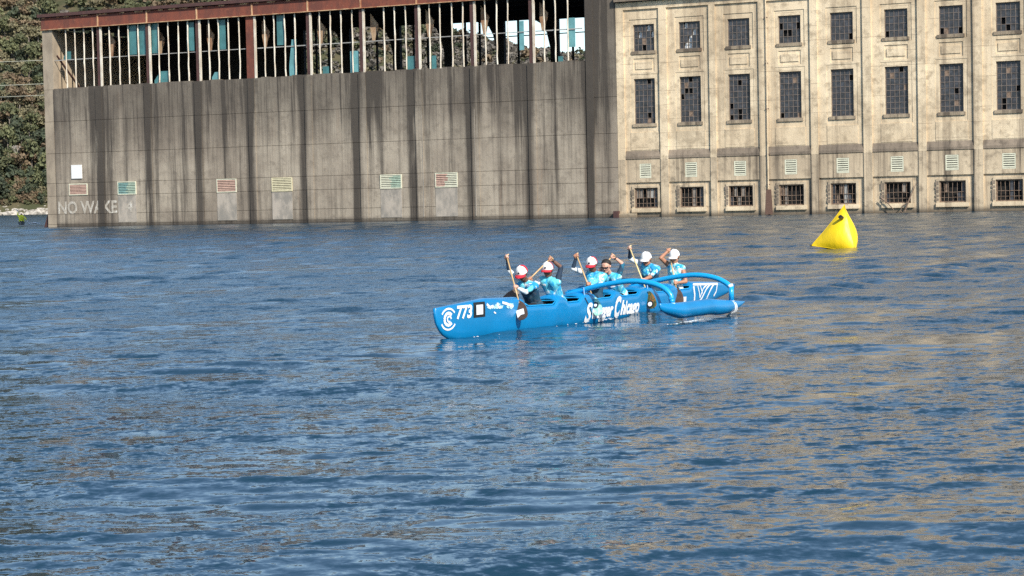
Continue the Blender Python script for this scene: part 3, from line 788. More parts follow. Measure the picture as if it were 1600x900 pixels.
def hw(s):
    a = .035+.235*math.sin(min(max((s-SA)/4.6, 0), 1)*math.pi/2)**.85
    b = .03+.24*math.sin(min(max((SB-s)/4.8, 0), 1)*math.pi/2)**.9
    return min(a, b)
COCK = [(2.85, 4.1, .15), (4.5, 5.15, .13), (5.8, 6.6, .12), (6.95, 7.85, .12), (8.65, 9.4, .12), (9.75, 10.6, .12)]
def top0(s): return float(np.interp(s, [SA, .3, 1.6, 2.8, 4.3, 7, 10, 11, 12.2, 13.5], [.60, .62, .67, .62, .58, .57, .57, .56, .51, .42]))
def top(s):
    t = top0(s)
    for a, b, dz in COCK:
        if a-.1 < s < b+.12:
            k = min((s-a+.1)/.2, (b+.12-s)/.24, 1); t -= dz*(3*k*k-2*k**3)
    return t
def bot(s): return float(np.interp(s, [SA, -.1, 0, .12, .3, .55, 1.0, 2, 11, 12.3, 13, 13.5], [.46, .30, .17, .07, -.01, -.06, -.1, -.14, -.10, .09, .20, .29]))
SEC = [(0, 0), (.45, .025), (.74, .12), (.9, .30), (.97, .55), (1.0, .8), (1.0, .93), (.95, .985), (.85, 1.0)]
def side(s, z, off=.006):
    w_, t, b = hw(s), top(s), bot(s); f = min(max((z-b)/(t-b), 0), 1)
    return w_*float(np.interp(f, [q[1] for q in SEC[:-1]], [q[0] for q in SEC[:-1]])) + off
def deck_pts(s):
    w_, t = hw(s), top(s); cr = .05*w_/.25
    return [(.7*w_, t+cr*.45), (.4*w_, t+cr*.85), (0, t+cr)]
def build_hull():
    ss = list(np.arange(SA, SB+.001, .05)); V = []; Fc = []
    for s in ss:
        w_, t, b = hw(s), top(s), bot(s)
        half = [(a*w_, b+(t-b)*h) for a, h in SEC]+deck_pts(s)
        ring = half + [(-n, z) for n, z in half[-2:0:-1]]
        V += [(6.75-s, n, z) for n, z in ring]
    n = len(ring)
    for i in range(len(ss)-1):
        sm = (ss[i]+ss[i+1])/2; op = any(a+.04 < sm < b-.02 for a, b, _ in COCK)
        for k in range(n):
            if op and 8 <= k < 14: continue
            Fc.append((i*n+k, (i+1)*n+k, (i+1)*n+(k+1) % n, i*n+(k+1) % n))
    Fc.append(tuple(range(n))); e = (len(ss)-1)*n; Fc.append(tuple(range(e+n-1, e-1, -1)))
    o = mesh_obj('hull', V, Fc, None, canoe, [M['hull'], M['liner']], smooth=True)
    md = o.modifiers.new('shell', 'SOLIDIFY'); md.thickness = .018; md.offset = -1; md.material_offset = 1
    # raised coamings round the seats
    for a, b, dz in COCK:
        pts = []
        for s in np.linspace(a+.02, b, 10): pts.append((6.75-s, hw(s)*.86, top(s)+.012))
        for s in np.linspace(b, a+.02, 10): pts.append((6.75-s, -hw(s)*.86, top(s)+.012))
        pts.append(pts[0]); MB().tube(pts, .014, 5).build('cockpit_coaming', M['iako'], canoe, True)
    for s in (3.62, 4.84, 6.22, 7.42, 9.0, 10.2): MB().box(6.75-s-.13, 6.75-s+.13, -.2, .2, .28, .32).build('seat', M['liner'], canoe)
    MB().prism([(-5.9, -.2), (-5.35, -.2), (-5.5, -.5), (-5.75, -.5)], -.01, .01).build('skeg', M['black'], canoe)
build_hull()
def onside(s, z, off=.006): return (6.75-s, side(s, z, off), z)
def decal_poly(polys, name, mat, off=.008):
    V = []; Fc = []
    for P in polys:
        b = len(V); V += [onside(s, z, off) for s, z in P]; Fc.append(tuple(range(b, b+len(P))))
    return mesh_obj(name, V, Fc, mat, canoe)
def stroke(pts, w_):                       # ribbon quads along a path in (s, z)
    out = []
    for (a, b), (c, d) in zip(pts[:-1], pts[1:]):
        L = math.hypot(c-a, d-b)+1e-6; nx, nz = -(d-b)/L*w_/2, (c-a)/L*w_/2
        out.append([(a+nx, b+nz), (c+nx, d+nz), (c-nx, d-nz), (a-nx, b-nz)])
    return out
def arc(cs, cz, rs, rz, a0, a1, n=14): return [(cs+rs*math.cos(R(a0+(a1-a0)*i/n)), cz+rz*math.sin(R(a0+(a1-a0)*i/n))) for i in range(n+1)]
lg = decal_poly(stroke(arc(.22, .38, .125, .115, 40, 320), .06), 'club_logo', M['white'])
for q in (stroke(arc(.22, .38, .23, .20, 35, 150, 12), .035), stroke(arc(.22, .38, .23, .20, 205, 330, 12), .035), stroke(arc(.24, .38, .06, .055, 0, 300, 8), .035)):
    decal_poly(q, 'club_logo', M['white'], .009)
def text_side(txt, size, s0, width, z0, mat, name, shear=0, bold=0, zf=1.0):
    return text_mesh(txt, size, mat, canoe, name, lambda a, b: onside(s0+a, z0+b*zf, .011), shear=shear, width=width, bold=bold)
text_side('773', .34, .47, .50, .375, M['white'], 'race_number', .15, .012)
def band(s0, s1, z0, z1, mat, name, off):
    V = []; Fc = []; n = 8
    for i in range(n+1):
        z = z0+(z1-z0)*i/n; V += [onside(s0, z, off), onside(s1, z, off)]
    for i in range(n): Fc.append((2*i, 2*i+1, 2*i+3, 2*i+2))
    return mesh_obj(name, V, Fc, mat, canoe)
band(1.02, 1.40, .36, .655, M['black'], 'number_strap', .012); band(1.10, 1.32, .41, .60, M['white'], 'number_plate', .018)
rz_ = random.Random(4); sp = []
for i in range(26):
    s = rz_.uniform(1.45, 2.35); z = .60-abs(s-1.6)*.06+rz_.uniform(-.07, .02); L = rz_.uniform(.04, .16)
    sp.append([(s, z), (s+L, z-.03*rz_.random()), (s+L*.8, z-.05), (s+.02, z-.03)])
decal_poly(sp, 'splash_graphic', M['pale_blue'])['kind'] = 'stuff'
decal_poly(stroke([(2.0, .60), (2.15, .57), (2.3, .52), (2.38, .50)], .05)+stroke([(1.46, .6), (1.56, .53), (1.68, .55)], .05)+stroke([(1.82, .60), (1.85, .52), (1.93, .50)], .045)+stroke([(1.7, .43), (1.77, .40)], .03), 'splash_graphic', M['white'], .011)['kind'] = 'stuff'
text_side('S', .62, 5.30, .32, .0, M['white'], 'hull_lettering', .3, .02, .9)
text_side('wagger', .40, 5.62, .95, .07, M['white'], 'hull_lettering', .3, .018)
text_side('C', .60, 6.64, .30, .03, M['white'], 'hull_lettering', .3, .028)
text_side('hicago', .42, 6.93, .88, .07, M['white'], 'hull_lettering', .3, .018)
for p in (stroke([(10.72, .56), (10.78, .3), (10.80, .04)], .075), stroke([(10.95, .55), (11.05, .35), (11.1, .22)], .04), stroke([(11.1, .54), (11.2, .38), (11.25, .3)], .04),
          stroke([(11.75, .5), (11.5, .4), (11.2, .17), (10.85, .05)], .05), stroke([(11.6, .52), (11.3, .42), (11.1, .2)], .04), stroke([(12.0, .5), (11.75, .35), (11.5, .1)], .05),
          stroke([(12.25, .5), (12.15, .3), (12.0, .2)], .05), stroke([(10.7, .545), (11.3, .52), (12.25, .485)], .05)):
    decal_poly(p, 'stern_stripe', M['white'], .010)
decal_poly([[(9.93, .15), (10.28, .15), (10.28, .28), (9.93, .28)]], 'small_sticker', M['white'])
decal_poly(stroke([(5.28, .52), (5.5, .3), (5.68, .05)], .035), 'hull_dark_line', M['liner']); decal_poly(stroke([(8.2, .5), (8.45, .3), (8.6, .1)], .03), 'hull_dark_line', M['liner'])  # dark diagonal lines across the hull side
def build_arms():
    prof = [(-.27, .585), (0, .64), (.4, .735), (.8, .81), (1.25, .865), (1.6, .855), (1.9, .795), (2.08, .715), (2.2, .60), (2.245, .50)]
    def sm(P, n=5):
        out = []
        for i in range(len(P)-1):
            p0, p1, p2, p3 = P[max(i-1, 0)], P[i], P[i+1], P[min(i+2, len(P)-1)]
            for k in range(n):
                t = k/n; out.append(tuple(.5*((2*p1[q])+(-p0[q]+p2[q])*t+(2*p0[q]-5*p1[q]+4*p2[q]-p3[q])*t*t+(-p0[q]+3*p1[q]-3*p2[q]+p3[q])*t**3) for q in range(2)))
        return out+[P[-1]]
    for s, zb in ((5.43, .42), (8.4, .30)):
        pr = sm(prof if s < 7 else prof[:-2]+[(2.17, .66), (2.23, .60)])
        a = MB().tube([(6.75-s, n, z) for n, z in pr], [.057]*len(pr), 12).build('outrigger_arm', M['iako'], canoe, True)
        MB().tube([(6.75-s, 2.24, .62 if s > 7 else .5), (6.75-s, 2.25, zb)], .058, 12).build('arm_foot', M['iako'], a, True)
        MB().tube([(6.75-s, 2.215, .655 if s > 7 else .53), (6.75-s, 2.24,   .60 if s > 7 else .48)], .062, 12).build('arm_joint', M['white'] if s > 7 else M['iako'], a, True)
        MB().tube([(6.75-s, 2.25, zb+.0), (6.75-s, 2.25, zb-.06)], .064, 12).build('arm_joint', M['white'] if s > 7 else M['pale_blue'], a, True)
        for dn in (-.12, .12):
            MB().tube([(6.75-s+dn, -.25, .50), (6.75-s+dn*.4, -.2, .66), (6.75-s-dn*.4, .2, .72), (6.75-s-dn, .255, .5)], .016, 5).build('arm_lashing', M['hull'], a)
    # float
    ss = np.linspace(4.85, 9.12, 44); V = []; Fc = []; n = 16
    for s in ss:
        f = (s-4.85)/(9.12-4.85)
        r = .16*(max(.10, math.sin(min(f/.22, 1)*math.pi/2)**.75) if f < .22 else 1)*(1 if f < .62 else max(.05, math.cos((f-.62)/.38*math.pi/2)**.8))
        tp = .41+.03*max(0, (.2-f)/.2) - .16*max(0, f-.55)/.45; zr = r*1.08 if f > .22 else (.173*(.28+.72*(f/.22)**.6)); zc = tp-zr
        for k in range(n):
            a = 2*math.pi*k/n; V.append((6.75-s, 2.25+r*math.cos(a), zc+zr*math.sin(a)))
    for i in range(len(ss)-1):
        for k in range(n): Fc.append((i*n+k, i*n+(k+1) % n, (i+1)*n+(k+1) % n, (i+1)*n+k))
    Fc.append(tuple(range(n-1, -1, -1))); e = (len(ss)-1)*n; Fc.append(tuple(range(e, e+n)))
    fl = mesh_obj('outrigger_float', V, Fc, M['hull'], canoe, smooth=True)
    for s, r, z in ((8.33, .118, .165), (8.42, .112, .16)):
        MB().tube([(6.75-s+.02*math.sin(a), 2.25+r*1.02*math.cos(a), z+r*1.16*math.sin(a)) for a in np.linspace(0, 6.283, 17)], .017, 5).build('float_lashing', M['white'], fl)
build_arms()

# ------------------------------------------------------------------ people
def skinm(name, c): return plain(name, c, .55, .08, 10)
def jersey(name, a, b, c, sc_=5.5, t1=.46, t2=.56):
    g = NT(name); n1 = g.noise(g.pos(False, 0, (1, 1, .7)), sc_, 3, .6, .8); n2 = g.noise(g.pos(False, 0, (1, 1, 1), (4, 4, 4)), sc_*1.5, 3, .6, .5)
    return g.out(g.mix(g.smooth(n2, t2, t2+.07), g.mix(g.smooth(n1, t1, t1+.08), a, b), c), .8)
TURQ = (.015, .34, .62); AQUA = (.12, .55, .68); WHT = (.75, .78, .78); NAVY = (.008, .035, .07)
M['jersey'] = jersey('turquoise_splash_jersey', TURQ, AQUA, WHT, 5.5, .46, .56)
def jersey_low(name, zc):
    g = NT(name); n1 = g.noise(g.pos(False, 0, (1, 1, .7)), 5, 3, .6, .8); n2 = g.noise(g.pos(False, 0, (1, 1, 1), (4, 4, 4)), 8, 3, .6, .5)
    base = g.mix(g.smooth(n2, .55, .62), g.mix(g.smooth(n1, .46, .54), (.01, .27, .58), AQUA), WHT)
    sp = g.n('ShaderNodeSeparateXYZ'); g.l(g.pos(False), sp.inputs[0])
    k = g.math('SUBTRACT', 1.0, g.smooth(g.math('ADD', sp.outputs[2], g.math('MULTIPLY', g.math('SUBTRACT', n1, .5), .35)), zc-.03, zc+.03))
    return g.out(g.mix(g.math('MULTIPLY', k, .95), base, NAVY), .8, g.bump(g.noise(g.pos(False, 0, (1, 1, .5)), 14, 3), .02, .9))
M['jersey_low'] = jersey_low('turquoise_jersey_with_navy_waist', .78); M['jersey_mid'] = jersey_low('turquoise_jersey_with_navy_chest', .86)
M['jersey_pale'] = jersey('pale_splash_jersey', AQUA, TURQ, WHT, 7, .5, .47)
M['jersey_navy'] = jersey('navy_and_turquoise_jersey', NAVY, (.01, .12, .2), AQUA, 5, .5, .62)
M['sleeve_white'] = jersey('white_sleeve', WHT, (.55, .72, .76), (.3, .6, .68), 8, .56, .62)
M['sleeve_navy'] = plain('navy_sleeve', (.012, .03, .06), .8, .3)
M['shorts'] = plain('black_shorts', (.012, .012, .016), .85, .2)
M['skin_light'] = skinm('light_skin', (.60, .33, .24)); M['skin_tan'] = skinm('tanned_skin', (.42, .20, .12)); M['skin_dark'] = skinm('brown_skin', (.15, .075, .05))
M['hair'] = plain('dark_hair', (.015, .011, .009), .7, .3, 30); M['eye'] = flat('dark_eye', (.01, .01, .01), .2)
M['cap_white'] = plain('white_cap_cloth', (.80, .80, .78), .85, .04); M['cap_red'] = plain('red_cap_cloth', (.55, .02, .04), .85, .1)
M['wood'] = plain('varnished_paddle_wood', (.55, .36, .17), .4, .15, 6); M['wood_pale'] = plain('pale_paddle_wood', (.70, .55, .26), .4, .12, 6)
M['wood_dark'] = plain('dark_blade_wood', (.075, .045, .03), .45, .3, 8); M['shaft_blue'] = flat('blue_shaft', (.02, .25, .5), .4)
M['mint'] = jersey('mint_blade_print', (.30, .66, .55), (.55, .75, .62), (.8, .8, .76), 9, .5, .6)
M['floral'] = jersey('floral_blade_print', (.03, .06, .02), (.22, .12, .02), (.35, .03, .02), 16, .5, .6)
def ik(S, Hn, hint_px, L1=.335, L2=.30):
    d = (Hn-S).length
    if d > (L1+L2)*.985: Hn = S+(Hn-S)*((L1+L2)*.985/d); d = (Hn-S).length
    if d < .15: Hn = S+(Hn-S)*(.15/d); d = .15
    u_ = (Hn-S)/d; a = (L1*L1-L2*L2+d*d)/(2*d); h = math.sqrt(max(L1*L1-a*a, 0)); p = u_.orthogonal().normalized(); q = u_.cross(p)
    best = None
    for i in range(48):
        E = S+u_*a+(p*math.cos(i*.1309)+q*math.sin(i*.1309))*h
        wpt = CANOE_O - AFT*E.x + PORT*E.y + Vector((0, 0, E.z)) - EYE
        x = 800+F_PX*wpt.dot(AX[0])/wpt.dot(AX[2]); y = 450-F_PX*wpt.dot(AX[1])/wpt.dot(AX[2])
        e = math.hypot(x-hint_px[0], y-hint_px[1])
        if best is None or e < best[0]: best = (e, E)
    return best[1], Hn
def blob_body(prims, name, parent, mats, voxel=.0095):
    bm = bmesh.new()
    for (a, b, ra, rb, lab) in prims:
        a, b = Vector(a), Vector(b); d = b-a; L = d.length
        for c, r in ((a, ra), (b, rb)):
            bmesh.ops.create_icosphere(bm, subdivisions=2, radius=r, matrix=Matrix.Translation(c))
            if L < 1e-4: break
        if L > 1e-4:
            q = d.to_track_quat('Z', 'Y').to_matrix().to_4x4(); q.translation = (a+b)/2
            bmesh.ops.create_cone(bm, cap_ends=True, segments=14, radius1=ra, radius2=rb, depth=L, matrix=q)
    me = bpy.data.meshes.new(name); bm.to_mesh(me); bm.free()
    o = bpy.data.objects.new(name, me); C.objects.link(o)
    md = o.modifiers.new('remesh', 'REMESH'); md.mode = 'VOXEL'; md.voxel_size = voxel
    ms = o.modifiers.new('smooth', 'SMOOTH'); ms.factor = .5; ms.iterations = 4
    dg = bpy.context.evaluated_depsgraph_get(); me2 = bpy.data.meshes.new_from_object(o.evaluated_get(dg)); bpy.data.objects.remove(o)
    o = bpy.data.objects.new(name, me2); C.objects.link(o); o.parent = parent
    n = len(me2.polygons); cen = np.zeros(n*3); me2.polygons.foreach_get('center', cen); cen = cen.reshape(-1, 3)
    best = np.full(n, 1e9); lab = np.zeros(n, dtype=np.int32); names = list(mats.keys())
    for (a, b, ra, rb, l) in prims:
        a = np.array(a[:]); b = np.array(b[:]); d = b-a; L2 = d@d
        t = np.clip(((cen-a)@d)/L2, 0, 1) if L2 > 1e-9 else np.zeros(n)
        dist = np.linalg.norm(cen-(a+t[:, None]*d), axis=1)-(ra+(rb-ra)*t)
        k = dist < best; best[k] = dist[k]; lab[k] = names.index(l)
    for q in names: me2.materials.append(mats[q])
    me2.polygons.foreach_set('material_index', lab); me2.polygons.foreach_set('use_smooth', np.ones(n, dtype=bool)); me2.update()
    return o
def hand_prims(wrist, grip, axis, lab='skin', side_=1):
    axis = axis.normalized(); fw = (grip-wrist); fw = (fw-axis*fw.dot(axis))
    fw = fw.normalized() if fw.length > 1e-4 else axis.orthogonal().normalized(); sd_ = axis.cross(fw)
    P = []
    knk = grip - fw*.035 + sd_*.026*side_
    P.append((wrist, knk, .026, .034, lab))
    for i, (L, r) in enumerate(((.95, .0105), (1.05, .0115), (1.0, .011), (.8, .0095))):
        o = axis*(.033-.022*i); a = grip+o-fw*.012+sd_*.030*side_; b = grip+o+fw*.030*L+sd_*.018*side_; c = grip+o+fw*.026*L-sd_*.020*side_; d = grip+o-fw*.004-sd_*.026*side_
        P += [(a, b, r*1.1, r, lab), (b, c, r, r*.95, lab), (c, d, r*.95, r*.85, lab)]
    t0 = grip-fw*.04+axis*.03; P += [(t0, grip+axis*.05-fw*.015-sd_*.02*side_, .013, .012, lab), (grip+axis*.05-fw*.015-sd_*.02*side_, grip+axis*.045+fw*.02-sd_*.024*side_, .012, .010, lab)]
    return P
def head_prims(c, f, u_):
    f = (f-u_*f.dot(u_)).normalized(); l = u_.cross(f); P = []
    def s(a, b, d, r, lab='skin', a2=None, b2=None, d2=None, r2=None):
        K = 1.13; p = c+(f*a+l*b+u_*d)*K
        q = p if a2 is None else c+(f*a2+l*b2+u_*d2)*K
        P.append((p, q, r, r2 or r, lab))
    s(.012, 0, .035, .088); s(-.03, 0, .035, .088); s(.035, 0, -.01, .070); s(.0, 0, -.03, .068)
    s(.05, 0, -.065, .038, 'skin', .062, 0, -.085, .028); s(.01, .045, -.06, .030, 'skin', .055, .015, -.085, .022); s(.01, -.045, -.06, .030, 'skin', .055, -.015, -.085, .022)
    s(.085, 0, .02, .012, 'skin', .108, 0, -.018, .015); s(.088, .028, .030, .014, 'skin', .088, -.028, .030, .014)
    s(.092, .018, -.048, .008, 'lip', .092, -.018, -.048, .008)
    for q in (1, -1): s(.088, .031*q, .010, .010, 'eye'); s(-.005, .083*q, .0, .018, 'skin', -.008, .088*q, .02, .016)
    s(-.05, 0, .0, .08, 'hair', -.035, 0, .05, .086)
    return P
def cap_mesh(c, f, u_, parent, front, back, brim, nm='cap'):
    f = (f-u_*f.dot(u_)).normalized(); l = u_.cross(f); V = []; Fc = []; idx = []; NR, NS = 9, 20
    for j in range(NR):
        ph = j/(NR-1)*math.pi/2
        for i in range(NS):
            th = 2*math.pi*i/NS; x = math.cos(th); y = math.sin(th); rr = math.cos(ph)**.8
            hgt = math.sin(ph)*(.125+.018*max(x, 0))
            V.append(c+(u_*(.035+hgt)+f*((.121*x)*rr-.006)+l*(.106*y)*rr)*1.16)
    for j in range(NR-1):
        for i in range(NS):
            Fc.append((j*NS+i, j*NS+(i+1) % NS, (j+1)*NS+(i+1) % NS, (j+1)*NS+i)); a = 2*math.pi*(i+.5)/NS
            idx.append(0 if math.cos(a) > -.05 else 1)
    cap = mesh_obj(nm, V, Fc, None, parent, [front, back], idx, smooth=True)
    V = []; Fc = []; n = 12
    for k, (r, dz) in enumerate(((.112, .0), (.150, -.004), (.185, -.016))):
        for i in range(n+1):
            t = -1.15+2.3*i/n; x, y = math.cos(t)*r+(.0 if k == 0 else .01), math.sin(t)*(.108 if k == 0 else .104)
            V.append(c+(f*x+l*y+u_*(.040+dz-.018*abs(math.sin(t))**2*(1+k*.4)))*1.16)
    for k in range(2):
        for i in range(n): Fc.append((k*(n+1)+i, k*(n+1)+i+1, (k+1)*(n+1)+i+1, (k+1)*(n+1)+i))
    b = mesh_obj('brim', V, Fc, brim, cap, smooth=True); md = b.modifiers.new('s', 'SOLIDIFY'); md.thickness = .006
    bt = MB().tube([c+u_*.184, c+u_*.193], .010, 8).build('cap_button', brim, cap)
    return cap
def make_paddler(spec):
    root = empty('person', CANOE_O, CANOE_RZ); tag(root, spec['label'], 'person', 'paddlers seated in the outrigger canoe')
    O = Vector((0, 0, 0)); hip = Vector((6.75-spec['s'], 0, .44)); odd = spec['odd']
    head = CP(*spec['H'], spec.get('nh', 0)); SLp = CP(*spec['SL'], .19); SRp = CP(*spec['SR'], -.17)
    mid = (SLp+SRp)/2
    # keep trunk lengths human
    v = mid-hip; L = v.length
    if L > .60: hip = hip + v*(1-.60/L); hip.z = max(hip.z, .40)
    sh = (SLp-SRp); 
    if sh.length > .47: e = sh*(.47/sh.length)/2; SLp, SRp = mid+e, mid-e
    T = CP(*spec['T'], spec['nT']); B = CP(*spec['B'], spec['nB'])
    St, Sb = (SRp, SLp) if odd else (SLp, SRp)
    K = CP(*spec['K']); ax = (K-T).normalized(); B = T + ax*max((B-T).dot(ax), .35)
    pass
    Et, T2 = ik(St, T, spec['ET']); Eb, B2 = ik(Sb, B, spec['EB'])
    ax = (K-T2).normalized(); spec['Lp'] = max(min((K-T2).length, 1.32)-.24, .6)
    neck = mid + (head-mid).normalized()*.07
    if (head-mid).length > .33: head = mid+(head-mid)*(.33/(head-mid).length)
    m_ = spec['m']; P = []
    chest = mid*.62+hip*.38+Vector((.03, 0, -.01)); waist = mid*.25+hip*.75
    side_v = (SLp-SRp).normalized()
    for q in (1, -1):
        P += [(mid+side_v*.10*q-Vector((0, 0, .03)), waist+side_v*.055*q, .098, .095, 'torso'), (waist+side_v*.05*q, hip+Vector((0, .07*q, 0)), .10, .112, 'torso')]
    P += [(chest, waist, .125, .115, 'torso'), (mid, neck, .07, .055, 'torso'), (neck, head-(head-neck).normalized()*.05, .055, .052, 'skin')]
    P += [(mid, SLp, .075, .066, 'torso'), (mid, SRp, .075, .066, 'torso')]
    for q in (1, -1):
        h = hip+Vector((0, .08*q, -.02)); kn = h+Vector((.40, .02*q, .02)); an = kn+Vector((.30, 0, -.30))
        kn.y = max(min(kn.y, .14), -.14); an.y = kn.y*.8; kn.z = min(kn.z, .44); an.z = max(an.z, .10)
        P += [(h, kn, .085, .060, 'shorts'), (kn, an, .052, .036, 'skin'), (an, an+Vector((.15, 0, -.02)), .038, .028, 'skin')]
    def arm(S, E, W_, lu, lf, other, sd_):
        wr = E+(W_-E)*.80; me_ = (S+E)/2
        P.append((S, me_, .058, .050, lu)); P.append((me_, E, .046, .040, lu))
        P.append((E, E+(wr-E)*.4, .041, .038, lf)); P.append((E+(wr-E)*.4, wr, .037, .026, lf))
        P.extend(hand_prims(wr, W_, ax, 'hand', sd_))
    arm(St, Et, T2, m_.get('_tu', 'sleeve'), m_.get('_tf', 'sleeve'), B2, 1); arm(Sb, Eb, B2, m_.get('_bu', 'torso'), m_.get('_bf', 'skin'), T2, -1)
    up = (head-mid).normalized()*.75+Vector((0, 0, .7)); up.normalize()
    fdir = Vector((1, spec.get('turn', .12), -spec.get('down', .25))).normalized()
    up = (Vector((0, 0, 1))+fdir*spec.get('down', .25)*.9).normalized()
    P += head_prims(head, fdir, up)
    sk = M[m_['skin']]
    mats = {'torso': M[m_['torso']], 'sleeve': M[m_['sleeve']], 'cuff': M['sleeve_navy'], 'pale': M['sleeve_white'], 'skin': sk, 'hand': M[m_.get('hand', m_['skin'])], 'shorts': M['shorts'], 'lip': plain(m_['skin']+'_lips', (.32, .12, .1), .5), 'eye': M['eye'], 'hair': M['hair']}
    P = [(a_, b_, ra*(1.25 if l_ in ('torso', 'sleeve', 'pale') else 1.04 if l_ in ('hand',) else 1.0 if l_ in ('eye', 'lip') else 1.15), rb*(1.25 if l_ in ('torso', 'sleeve', 'pale') else 1.04 if l_ == 'hand' else 1.0 if l_ in ('eye', 'lip') else 1.15), l_) for a_, b_, ra, rb, l_ in P]
    blob_body(P, 'body', root, mats)
    if spec.get('cap'):
        f_, b_, br = spec['cap']; cap_mesh(head, fdir, up, root, M[f_], M[b_], M[br])
        if f_ == 'cap_white' and b_ == 'cap_red':
            g = MB(); l = up.cross((fdir-up*fdir.dot(up)).normalized()); ff = l.cross(up)
            g.tube([head+ff*.130+up*.10, head+ff*.140+up*.10], .020, 10).build('cap_badge', M['sleeve_navy'], root)
    else:
        ff = (fdir-up*fdir.dot(up)).normalized(); l = up.cross(ff); V = []
        hp = [(head+up*.068-ff*.022, head+up*.05-ff*.05, .113, .113, 'h'), (head-ff*.07, head-ff*.056-up*.056, .086, .07, 'h')]
        blob_body(hp, 'hair', root, {'h': M['hair']}, .014)
        g = MB().tube([head+ff*.10+l*.085+up*.02, head+ff*.124+l*.034+up*.016, head+ff*.124-l*.034+up*.016, head+ff*.10-l*.085+up*.02], .016, 6); g.build('sunglasses', M['eye'], root)
    if spec.get('watch'):
        E, W_ = (Et, T2) if spec['watch'] == 't' else (Eb, B2); c = E+(W_-E)*.74; d = (W_-E).normalized()
        MB().tube([c-d*.013, c+d*.013], .034, 10).build('wristwatch', M['black'], root, True)
    # paddle
    pd = empty('paddle', CANOE_O, CANOE_RZ); tag(pd, spec['plabel'], 'paddle', 'canoe paddles held by the crew')
    Lp = spec.get('Lp', .74); nb = T2-ax*.03; bt = T2+ax*Lp
    wd = ax.cross(Vector((1, .25, 0)).normalized()).normalized(); nrm = ax.cross(wd).normalized()
    MB().tube([nb, T2+ax*Lp*.6, bt+ax*.08], [.0165, .0165, .016], 8).build('shaft', M[spec['shaft']], pd, True)
    MB().tube([nb-wd*.055, nb, nb+wd*.055], [.014, .019, .014], 8).build('grip', M[spec['shaft']], pd, True)
    prof = [(0, .018), (.05, .045), (.12, .095), (.22, .122), (.33, .128), (.41, .115), (.455, .085), (.475, .03)]
    prof = [(a, b_*spec.get('bw', 1)) for a, b_ in prof]
    V = []; Fc = []
    for sgn in (1, -1):
        for a, b_ in prof:
            for k in (-1, -.5, 0, .5, 1): V.append(bt+ax*a+wd*b_*k+nrm*sgn*(.010*(1-k*k)*(1-a)+.002))
    n = len(prof)
    for sgn in (0, 1):
        for i in range(n-1):
            for k in range(4): b0 = sgn*n*5+i*5+k; Fc.append((b0, b0+1, b0+6, b0+5))
    bl = mesh_obj('blade', V, Fc, M[spec['blade']], pd, smooth=True)
    wn_ = nrm if (-nrm.dot(Vector((1, 0, 0)))) < 0 else -nrm
    def disc(a, k, r1, r2, mat, off, sq=False):
        c = bt+ax*a+wd*k+wn_*off; MB_ = MB(); pts = [c+ax*r1*math.cos(t)+wd*r2*math.sin(t) for t in np.linspace(0, 6.283, 13)[:-1]]
        if sq: pts = [c+ax*r1*x+wd*r2*y+ax*.02*z for x, y, z in ((-1, -1, 1), (1, -.9, 0), (.5, 0, 1), (1, 1, 1), (-.8, 1, -1), (-.9, 0, 0))]
        mesh_obj('blade_sticker', pts, [tuple(range(len(pts)))], M[mat], bl)
    st_ = spec.get('sticker')
    if st_ == 'white': disc(.30, .02, .075, .085, 'white', .016, True)
    if st_ == 'ring': disc(.24, 0, .07, .07, 'sleeve_navy', .016); disc(.24, 0, .035, .035, 'white', .020)
    if st_ == 'disc': disc(.36, .03, .085, .085, 'black', .016); disc(.36, .03, .05, .05, 'white', .020)
